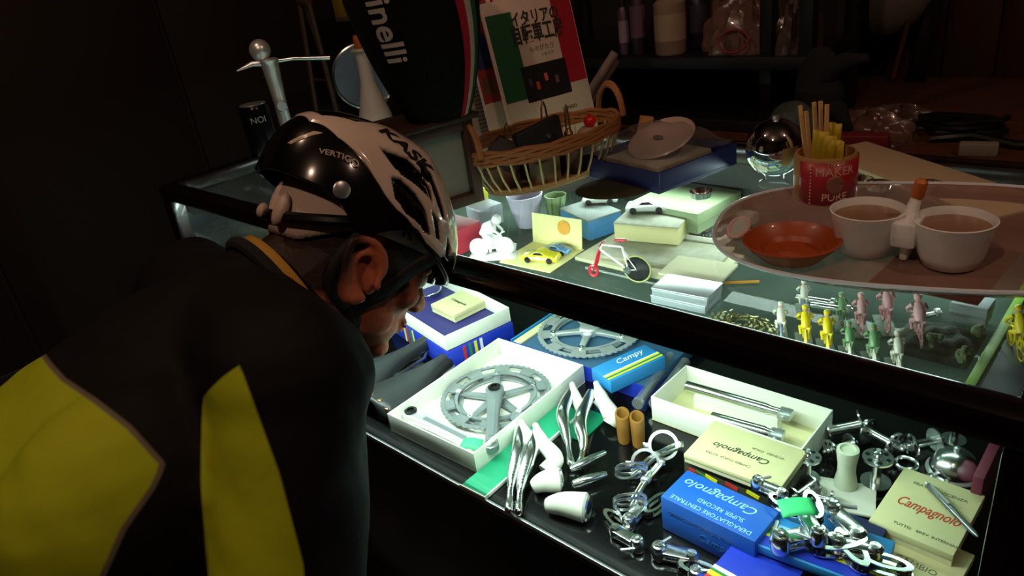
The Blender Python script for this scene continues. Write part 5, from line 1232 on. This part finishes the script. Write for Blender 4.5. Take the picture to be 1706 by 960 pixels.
o = MB().box((0, 0, .006), (.12, .03, .012)).build('grey_tray', mat('grey_tray', '5c5048', .5), loc=(aty(585, 24, 1.38).x, 1.378, zt_), bev=.001); tag(o, 'thin grey tray in front of the cartons on the cabinet', 'tray')
# ================================================================ THE CYCLIST BENDING OVER THE CASE
def CR(x, y, z): return V((x, y, CZ+z))
Fh = (CAMR @ V((.745, -.33, -.54))).normalized(); Uh = CAMR @ V((.33, .935, -.10)); Uh = (Uh-Fh*Uh.dot(Fh)).normalized(); Rh = Fh.cross(Uh)
HM = Matrix((Rh, Fh, Uh)).transposed()*.90          # a smallish head
HC = CR(-.604, .367, -.2690)-HM @ V((.080, -.022, -.012))
def H(r, f, u): return HC+HM @ V((r, f, u))
person = empty('person', (-.72, -.02, 0), 'person in black and yellow cycling jacket and bike helmet bending over the case', 'person')
PO = V(person.location)
def HL(p): return HC-PO+HM @ V(p)          # head coordinates to the person's frame
neck = CR(-.680, .268, -.318); hip = CR(-.77, -.10, -.485)
shR = CR(-.515, .225, -.305); shL = CR(-.850, .29, -.335)
elR = CR(-.44, .10, -.545); wrR = CR(-.575, .20, -.715); elL = CR(-.98, .16, -.54); wrL = CR(-.84, .23, -.715)
hpR = CR(-.68, -.09, -.60); hpL = CR(-.86, -.09, -.60)
knR = CR(-.60, .21, -.80); knL = CR(-.86, .23, -.80); anR = CR(-.62, -.03, -1.20); anL = CR(-.86, -.02, -1.20)
skinm = bpy.data.materials.new('skin'); skinm.use_nodes = True; b_ = skinm.node_tree.nodes['Principled BSDF']
_n = skinm.node_tree.nodes.new('ShaderNodeTexNoise'); _n.inputs['Scale'].default_value = 40; _x = skinm.node_tree.nodes.new('ShaderNodeMix'); _x.data_type = 'RGBA'
_x.inputs[6].default_value = srgb('a86a4c'); _x.inputs[7].default_value = srgb('c08060'); skinm.node_tree.links.new(_n.outputs['Fac'], _x.inputs[0]); skinm.node_tree.links.new(_x.outputs[2], b_.inputs['Base Color'])
b_.inputs['Roughness'].default_value = .5; b_.inputs['Subsurface Weight'].default_value = .15; b_.inputs['Subsurface Radius'].default_value = (.01, .004, .002)
def limb(mb, a, b, ra, rb, n=14):
    k = 7; mb.tube([a.lerp(b, i/(k-1)) for i in range(k)], [ra+(rb-ra)*i/(k-1) for i in range(k)], n); mb.ball(a, ra, n); mb.ball(b, rb, n)
def torso(mb, e):
    ax = (neck-hip); yaw = math.atan2(-(shR-shL).y, -(shR-shL).x)
    xa = (shR-shL).normalized(); ya = (ax-xa*ax.dot(xa)).normalized(); za = xa.cross(ya); R = Matrix((xa, ya, za)).transposed()
    def E(c, s): mb.ball(c, tuple(x+e for x in s), 24, R=R)
    E(hip.lerp(neck, .74)+za*(-.02), (.155, .15, .105)); E(hip.lerp(neck, .42)+za*(-.015), (.148, .17, .098)); E(hip+za*.0, (.155, .13, .11)); E(hip.lerp(neck, .55)+za*.006, (.145, .20, .085))
    limb(mb, shR, shL, .062+e, .062+e); E(hip.lerp(neck, .93), (.115, .06, .062))
    return R, za
def hand(mb, w, d, side, palm_n):
    d = d.normalized(); s_ = d.cross(palm_n).normalized()*side; n_ = palm_n.normalized()
    limb(mb, w, w+d*.03, .024, .022); c = w+d*.065
    mb.ball(c, (.040, .042, .015), 16, R=Matrix((s_, d, n_)).transposed())
    for i, L in enumerate((.070, .078, .073, .058)):
        b0 = w+d*.092+s_*(.030-.020*i)-d*(.004*abs(i-1)); k1 = b0+d*L*.45+n_*(-.004); k2 = k1+d*L*.28-n_*.012; k3 = k2+d*L*.15-n_*.016
        for a, b, r1, r2 in ((w+d*.06+s_*(.026-.017*i), b0, .0095, .0092), (b0, k1, .0092, .0082), (k1, k2, .0082, .0076), (k2, k3, .0076, .0064)): limb(mb, a, b, r1, r2, 10)
    t0 = w+d*.025+s_*.024; t1 = t0+d*.035+s_*.026; t2 = t1+d*.030+s_*.006-n_*.008; limb(mb, t0, t1, .013, .0105, 10); limb(mb, t1, t2, .0105, .0085, 10)
# ---- the body, one skin
mb = MB(); torso(mb, -.012)
HMM = HM
def hball(c, s): mb.ball(H(*c), s, 24, R=HMM)
hball((0, -.006, .030), (.076, .096, .086)); hball((0, .040, -.020), (.060, .055, .070)); hball((0, .045, -.070), (.047, .046, .036)); hball((0, .074, -.098), (.022, .018, .016))
for s_ in (-1, 1):
    hball((s_*.026, .086, .013), (.022, .011, .008)); hball((s_*.040, .066, -.026), (.021, .022, .020)); hball((s_*.046, .030, -.066), (.014, .035, .024)); hball((s_*.009, .104, -.036), (.0075, .009, .007))
    mb.ball(H(s_*.030, .080, -.001), .0125, 12)
limb(mb, H(0, .092, .004), H(0, .110, -.030), .0075, .011, 12); hball((0, .092, -.058), (.022, .011, .006)); hball((0, .090, -.069), (.020, .011, .007)); hball((0, .078, -.045), (.03, .018, .02))
limb(mb, H(0, -.028, -.02), neck, .056, .062, 18); limb(mb, H(0, .005, -.06), neck.lerp(H(0, -.02, -.05), .3), .048, .055, 18)
# ears
def ear(sd):
    o = V((sd*.074, .002, -.022)); fl = V((sd*.06, -.99, .10)).normalized(); up = V((sd*.10, -.10, 1)).normalized(); nr = fl.cross(up)*-sd
    def E(a, b, c=0): p = o+fl*(a+.010)*1.3+up*b*1.02+nr*(c+.012)*1.2; return H(*p)
    out = [(-.004, -.026), (.008, -.034), (.016, -.026), (.0185, -.008), (.022, .010), (.019, .026), (.006, .034), (-.008, .030), (-.015, .016), (-.014, .004)]
    pts = bez([E(a, b, .002) for a, b in out], 5)
    mb.tube(pts, [.0050+.0024*math.exp(-((i/len(pts)-.12)/.14)**2) for i in range(len(pts))], 8); mb.ball(pts[0], .0045, 8)
    mb.tube(bez([E(-.012, .012), E(-.002, .021), (E(.009, .016)), E(.012, .0), E(.006, -.014)], 5), .0035, 8)
    R = HMM @ Matrix((fl, up, nr)).transposed() if False else Matrix(((HMM @ fl), (HMM @ up), (HMM @ nr))).transposed()
    mb.ball(E(.002, .002, -.008), (.024, .031, .003), 16, R=R); mb.ball(E(.004, -.026, 0), (.012, .012, .005), 12, R=R)
    mb.ball(E(-.013, -.006, .004), (.005, .008, .006), 10, R=R); mb.ball(E(-.012, 0, -.010), (.012, .024, .008), 12, R=R)
ear(1); ear(-1)
for a, b, r1, r2 in ((shR, elR, .047, .038), (elR, wrR, .038, .025), (shL, elL, .047, .038), (elL, wrL, .038, .025), (hpR, knR, .078, .052), (knR, anR, .050, .034), (hpL, knL, .078, .052), (knL, anL, .050, .034)): limb(mb, a, b, r1, r2)
hand(mb, wrR, V((-.10, .10, -.20)), 1, V((0.0, .9, .25))); hand(mb, wrL, V((.06, .10, -.20)), -1, V((0.0, .9, .25)))
for an in (anR, anL): limb(mb, an, an+V((0, .02, -.045)), .034, .034); limb(mb, an+V((0, .0, -.05)), an+V((0, .13, -.06)), .030, .022)
mb.v = [p-PO for p in mb.v]
def remeshed(mb, name, mats, parent, vox, smooth=2, noise=None):
    o = mb.build(name, mats, parent, ang=3, fix=False)
    m = o.modifiers.new('r', 'REMESH'); m.mode = 'VOXEL'; m.voxel_size = vox; m.use_smooth_shade = True
    s_ = o.modifiers.new('s', 'SMOOTH'); s_.iterations = smooth; s_.factor = .5
    dg = bpy.context.evaluated_depsgraph_get(); me = bpy.data.meshes.new_from_object(o.evaluated_get(dg)); old = o.data; o.modifiers.clear(); o.data = me; me.name = name; bpy.data.meshes.remove(old)
    me.polygons.foreach_set('use_smooth', [True]*len(me.polygons)); return o
bodym = attrmat('skin_and_stubble', ('b06448', '2e211b'), ('hair',), .5, bump=.15, scale=200, width=.006)
body = remeshed(mb, 'body', bodym, person, .0031, 1)
_hi = HM.inverted()
def _hairf(co):
    q = _hi @ (co+PO-HC)
    if q.z < -.14 or abs(q.y) > .13: return -1
    return max(min(q.z+.058+.3*max(0, -q.y-.03), -.030-q.y), min(q.z+.030, .020-abs(q.y-.042), .1), q.z-.03)
addattr(body, 'hair', _hairf)
hairm = mat('short_dark_hair', '2a201c', .8, bump=.6, scale=500)
for s_ in (-1, 1):
    eb = MB().ball(HL((s_*.030, .0835, -.001)), .0115, 14).build('eye', mat('eye_white%d' % (s_+1), 'd8d0c8', .2), person, ang=3); MB().ball(HL((s_*.030, .0915, -.001)), .0045, 10).build('iris', black_pl, eb)
    MB().tube([HL((s_*x, .0965-.0008*i*i, .014+.001*i)) for i, x in enumerate((.014, .024, .034, .042))], .0028, 6).build('eyebrow', hairm, person)
MB().tube([HL((x, .1015-abs(x)*.28, -.0635)) for x in (-.02, -.01, 0, .01, .02)], .0014, 6).build('mouth_line', mat('lip_line', '6a3028', .5), person)
# hair: short, below the cap at the back and before the ears
def hfn(c, s, e0, e1):
    def f(a, b):
        az = a*2*PI; el = e0(az)+(e1(az)-e0(az))*b; return HL((c[0]+s[0]*math.cos(el)*math.sin(az), c[1]+s[1]*math.cos(el)*math.cos(az), c[2]+s[2]*math.sin(el)))
    return f
def hair_az(lo, hi, eL, eH, nm='hair'):
    f = hfn((0, -.006, .030), (.0785, .0985, .0885), lambda az: eL(az), lambda az: eH)
    return MB().grid(lambda a, b: f(lo+(hi-lo)*a, b), 40, 14).build(nm, hairm, person, solid=.003, fix=False)
hair_az(.27, .73, lambda az: -.95+.15*math.cos(az*2), .25)
for s_ in (-1, 1): hair_az((.155 if s_ > 0 else .845), (.225 if s_ > 0 else .775), lambda az: -.42, .25, 'sideburn')
# cap under the helmet
capw = attrmat('cap_cloth', ('cdb8a8', 'a01c2c'), ('trim',), .85, bump=.3, scale=400)
fcap = hfn((0, -.006, .030), (.0835, .104, .094), lambda az: -.06+(-.42 if math.cos(az) < -.2 else 0)*min(1, (-math.cos(az)-.2)*1.6) + (.06*max(0, math.cos(az))), lambda az: 1.3)
ucap = MB().grid(lambda a, b: fcap(a, b), 72, 24, wrapu=True).build('cloth_cap', capw, person, solid=.003, fix=False)
addattr(ucap, 'trim', lambda co: -1)
# ---- helmet
hc0 = V((0, -.006, .040)); har, haf, hau = .103, .133, .117
def rim(f, s_=0):
    x = f/haf; return hc0.z+.004+(.010 if x < 0 else 0)*(-x)-.004+(.0)*x-(1-s_)*.025*math.exp(-((x+.22)/.22)**2)-.050*max(0, x-.25)
def hpt(th, ph, k=1.):
    """th 0..180 right over the top to the left, ph -90..90 back to front"""
    t_, p_ = math.radians(th), math.radians(ph); cp_ = math.cos(p_); f = haf*math.sin(p_)*k
    r = har*math.copysign(abs(math.cos(t_))**.9, math.cos(t_))*cp_**.75*k; uu = hau*math.sin(t_)**.92*cp_**.75*k
    tail = (.012*max(0, -math.sin(p_)-.4)) * math.sin(t_)
    return V((hc0.x+r, hc0.y+f, rim(f, min(1, math.sin(t_)*1.4))+uu+tail))
def inpoly(x, y, P_):
    """signed distance to polygon, positive inside (degrees)"""
    d = 1e9; c = False; n = len(P_)
    for i in range(n):
        x1, y1 = P_[i]; x2, y2 = P_[(i+1) % n]
        if (y1 > y) != (y2 > y) and x < (x2-x1)*(y-y1)/(y2-y1)+x1: c = not c
        dx, dy = x2-x1, y2-y1; t_ = max(0, min(1, ((x-x1)*dx+(y-y1)*dy)/(dx*dx+dy*dy+1e-12))); q = (x-x1-t_*dx)**2+(y-y1-t_*dy)**2
        if q < d: d = q
    return math.sqrt(d) if c else -math.sqrt(d)
WHITE = [[(50, -10), (62, -40), (80, -62), (100, -62), (90, -20), (90, 84), (20, 70), (25, 50), (35, 20)]]
VENTS = [[(30, 35), (38, 20), (42, 40), (38, 62), (32, 60)]]
RIDGE = []
WHITE = [[(46, -47), (36, -39), (31, -31), (27, -22), (21, -12), (10, 0), (3, 11), (1, 22), (3, 37), (12, 47), (20, 55), (25, 78), (91, 78), (91, -4), (72, -12), (58, -30), (62, -48), (92, -56), (92, -62), (55, -56)],
         [(31, -69), (36, -61), (40, -53), (38, -47), (35, -54), (28, -66)]]
VENTS = [[(27, -8), (27, -2), (21, 7), (13, 17), (6, 24), (3.5, 18), (8, 5), (16, -3)],
         [(40, -17), (42, 0), (36, 9), (27, 17), (21, 20), (23, 12), (29, -3)],
         [(18, 18), (18, 26), (9, 33), (8, 27)],
         [(44, 4), (42, 14), (33, 25), (25, 33), (22, 27), (28, 18), (36, 8)],
         [(17, 36), (15, 44), (7, 46), (7, 40)]]
NT, NP = 241, 201
hb = MB(); hverts = []; aw, av = [], []
for j in range(NP):
    ph = -88+176*j/(NP-1)
    for i in range(NT):
        th = 180*i/(NT-1); t2 = min(th, 180-th)
        if i <= NT//2: dw = max(inpoly(t2, ph, P_) for P_ in WHITE); dv = max(inpoly(t2, ph, P_) for P_ in VENTS) if dw > -3 else -9; row = (row if i else [])+[(dw, dv)]
        else: dw, dv = row[NT-1-i]
        dep = max(0, min(1, (dv+.2)/3.0)); dep = dep*dep*(3-2*dep); p = hpt(th, ph); n_ = (p-V((0, p.y*.6, .02))).normalized(); p = p-n_*.013*dep
        if dw > 0 and dv < 0: p = p+n_*.0018*min(1, dw/1.5)
        hverts.append(HL(p)); aw.append(dw*.002); av.append((dv-.2)*.002)
hb.v = hverts; hb.f = [(j*NT+i, j*NT+i+1, (j+1)*NT+i+1, (j+1)*NT+i) for j in range(NP-1) for i in range(NT-1)]; hb.m = [0]*len(hb.f)
helmetm = attrmat('helmet_shell', ('050505', 'd2bfae', '080606'), ('white', 'vent'), .16, coat=1)
helmet = empty('helmet', (0, 0, 0), None, None); helmet.parent = person
bpy.data.objects.remove(helmet)
hel = hb.build('helmet', helmetm, person, ang=3, fix=False, solid=.006)
hel.modifiers['solid'].offset = 1
for nm, vals in (('white', aw), ('vent', av)):
    a = hel.data.attributes.new(nm, 'FLOAT', 'POINT'); a.data.foreach_set('value', vals)
# is the surface oriented outwards?
me = hel.data; p0 = me.polygons[len(me.polygons)//2]; 
if (p0.center-HL((0, 0, .03))).dot(p0.normal) < 0: me.flip_normals()
hel.modifiers['solid'].offset = -1
def on_helmet(s, size, th, ph, dth, dph, m_, parent, bold=0, name='lettering', shear=0, mirror=False):
    """letters laid on the shell: baseline runs along (dth, dph) per metre"""
    o = text(s, size, (0, 0, 0), I3, m_, parent, name, bold=bold, shear=shear)
    L = math.hypot(dth, dph)
    for vv in o.data.vertices:
        x, y, e = vv.co; T = th+(dth*x+dph*y*1.0)*1.0; Pp = ph+(dph*x-dth*y)*1.0
        p = hpt(T, Pp); n_ = (p-V((0, p.y*.6, .02))).normalized(); vv.co = HL(p+n_*(.0028+e))
    o.data.update(); return o
on_helmet('VERTIGO', .0125, 20, -47, 40, 430, MATS.get('helmet_print') or mat('helmet_print', 'a8988c', .4), hel, bold=.0002)
on_helmet('KASK', .024, 57, -16, -300, 500, mat('helmet_ink', '14100e', .5), hel, bold=.0008)
def ribbon(pts, wd, name, m_, parent, th=.002, dirn=None):
    """strap lying on the side of the head; pts in head coordinates"""
    c = bez([V(p) for p in pts], 8); vs = []
    def f(a, b):
        i = min(int(a*(len(c)-1)+.5), len(c)-1); t_ = (c[min(i+1, len(c)-1)]-c[max(i-1, 0)]).normalized(); nrm = V((c[i].x, (c[i].y)*.5, 0)).normalized(); s_ = t_.cross(nrm).normalized(); return HL(c[i]+s_*(b-.5)*wd)
    return MB().grid(f, len(c), 3).build(name, m_, parent, solid=th, fix=False)
strapm = mat('black_strap', '0c0b0b', .7, bump=.3, scale=500)
for s_ in (-1, 1):
    ribbon([(s_*.095, -.015, .045), (s_*.087, -.028, .015), (s_*.080, -.040, -.020), (s_*.070, -.030, -.052), (s_*.064, -.004, -.066)], .018, 'strap', strapm, hel)
    ribbon([(s_*.088, .070, .030), (s_*.079, .050, .005), (s_*.072, .030, -.030), (s_*.066, .010, -.055), (s_*.060, .004, -.070)], .018, 'strap', strapm, hel)
    ribbon([(s_*.062, .002, -.064), (s_*.054, .018, -.088), (s_*.030, .030, -.112), (0, .034, -.118)], .018, 'chin_strap', strapm, hel)
# retention basket and dial at the nape
mb = MB()
mb.tube([HL(p) for p in bez([(.096, -.005, .040), (.085, -.06, .020), (.045, -.100, .006), (0, -.112, .004), (-.045, -.100, .006), (-.085, -.06, .020), (-.096, -.005, .040)], 7)], .006, 8); mb.build('retention_band', black_pl, hel)
MB().ball(HL((.0, -.118, .006)), (.008, .006, .009), 14, R=HM).build('dial', mat('pale_dial', 'b8a494', .5), hel)
MB().ball(HL((.035, -.108, .012)), (.012, .008, .020), 14, R=HM).build('pale_pad', MATS['pale_dial'], hel)
q_ = hpt(3, -30); MB().lathe([(0, 0), (.0088, 0), (.0088, .002), (.0075, .003), (0, .003)], 24, c=HL(q_+V((.003, 0, .004))), R=HM.normalized() @ RY(PI/2)).build('round_badge', alu, hel)
for s_ in (-1, 1):
    o_ = None
def on_cap(s, size, az, el, m_, L=11.5):
    o = text(s, size, (0, 0, 0), I3, m_, person, 'lettering', bold=.0006)
    for vv in o.data.vertices:
        x, y, e = vv.co; A = az-x*L; E = el+y*L; vv.co = HL((.0862*math.cos(E)*math.sin(A), -.006+.1068*math.cos(E)*math.cos(A), .030+.0968*math.sin(E)))
    o.data.update()
on_cap('E  R', .022, 1.62, .12, MATS['helmet_ink'])
# dark inner liner so that the vents and rim look filled
# ---- jacket
mb = MB(); R_t, za = torso(mb, .010)
for a, b, r1, r2 in ((shR, elR, .066, .060), (elR, wrR, .058, .044), (shL, elL, .066, .058), (elL, wrL, .056, .042)): limb(mb, a, b, r1, r2, 20)
limb(mb, neck+(neck-hip).normalized()*-.03, neck+(HC-neck)*.16, .084, .072, 20)
mb.ball(CR(-.60, .12, -.38), (.09, .13, .10), 18)
mb.ball(hip+V((0, .02, -.03)), (.185, .15, .150), 22)
mb.v = [p-PO for p in mb.v]
jackm = attrmat('jacket_cloth', ('0c0807', '6c6450', 'a4b21c'), ('piping', 'yellow'), .75, bump=.5, scale=28, width=.0012)
jack = remeshed(mb, 'jacket', jackm, person, .0075, 4)
from mathutils import noise as _noise
for vv in jack.data.vertices:
    p = vv.co+PO; q = V((p.x*9+p.z*7, p.y*16, p.z*10-p.y*4)); n_ = _noise.noise(q)*.5+_noise.noise(q*2.3)*.25
    vv.co += vv.normal*(.009*n_)
def _proj_frame(n):
    n = V(n).normalized(); a = n.cross(V((0, 0, 1))).normalized(); return n, a, a.cross(n)
SIDE = [(-.90, .00, 1.04), (-.80, .065, 1.020), (-.734, .094, 1.008), (-.69, .098, 1.003), (-.61, .102, 1.004), (-.557, .107, .995), (-.529, .112, .969), (-.526, .1, .959), (-.525, .071, .941), (-.527, .046, .913), (-.582, .025, .836), (-.60, -.02, .76), (-.75, -.30, .60), (-1.0, -.4, .8)]
ARM = [(-.491, .18, 1.034), (-.501, .168, 1.026), (-.535, .16, .999), (-.536, .154, .982), (-.514, .131, .948), (-.505, .107, .869), (-.50, .085, .78), (-.42, .09, .76), (-.411, .135, .852), (-.425, .152, .896), (-.433, .157, .922), (-.449, .166, .96), (-.47, .173, 1.001)]
fs_ = _proj_frame((-.88, .16, -.44)); fa_ = _proj_frame((-.80, .28, -.53))
sp_ = [(V(p).dot(fs_[1]), V(p).dot(fs_[2])) for p in SIDE]; ap_ = [(V(p).dot(fa_[1]), V(p).dot(fa_[2])) for p in ARM]
def segd(p, a, b): t_ = max(0, min(1, (p-a).dot(b-a)/(b-a).length_squared)); return (p-a-(b-a)*t_).length
xm = (shR.x+shL.x)/2+.01; yv, pv = [], []
for vv in jack.data.vertices:
    p = vv.co+PO; n_ = V(vv.normal); left = p.x < xm
    if left: p = V((2*xm-p.x, p.y, p.z)); n_.x = -n_.x
    da = min(segd(p, shR, elR), segd(p, elR, wrR)); fr = -n_.dot(fs_[0])
    d1 = inpoly(p.dot(fs_[1]), p.dot(fs_[2]), sp_) if (fr > -.15 and da > .075) else -1
    d2 = inpoly(p.dot(fa_[1]), p.dot(fa_[2]), ap_) if (da < .10 and -n_.dot(fa_[0]) > -.1) else -1
    yv.append(max(d1, d2)); pv.append(d1+.004)
for nm, vals in (('yellow', yv), ('piping', pv)):
    a = jack.data.attributes.new(nm, 'FLOAT', 'POINT'); a.data.foreach_set('value', vals)
# collar lining
ax = (HC-neck).normalized(); cc = neck+(HC-neck)*.26-PO; s1 = Rh-ax*Rh.dot(ax); s1.normalize(); s2 = ax.cross(s1)
MB().grid(lambda a, b: cc+(s1*math.cos(a*2*PI)*(.068+.004*b)+s2*math.sin(a*2*PI)*(.070+.004*b))+ax*(.004+.016*b), 40, 4, wrapu=True).build('collar_lining', mat('amber_lining', 'a87c18', .7), person, solid=.003, fix=False)
MB().tube([cc+(s1*math.cos(k*2*PI/40)*.074+s2*math.sin(k*2*PI/40)*.076)+ax*.004 for k in range(40)], .007, 8, True).build('collar_edge', black_cloth, person)
# trousers, shoes
mb = MB()
for a, b, r1, r2 in ((hpR, knR, .100, .070), (knR, anR, .068, .052), (hpL, knL, .100, .070), (knL, anL, .068, .052)): limb(mb, a, b, r1, r2, 18)
mb.ball(hip+V((0, -.01, -.06)), (.170, .12, .12), 22); mb.v = [p-PO for p in mb.v]
remeshed(mb, 'trousers', mat('dark_trouser_cloth', '0e0d10', .85, bump=.3), person, .009, 3)
for an in (anR, anL):
    a = an-PO; mb = MB(); mb.ball((a.x, a.y+.045, .036), (.046, .125, .030), 20); mb.ball((a.x, a.y-.02, .055), (.040, .055, .045), 18); mb.box((a.x, a.y+.04, .009), (.082, .245, .018))
    remeshed(mb, 'shoe', mat('black_shoe', '101012', .4), person, .006, 3)
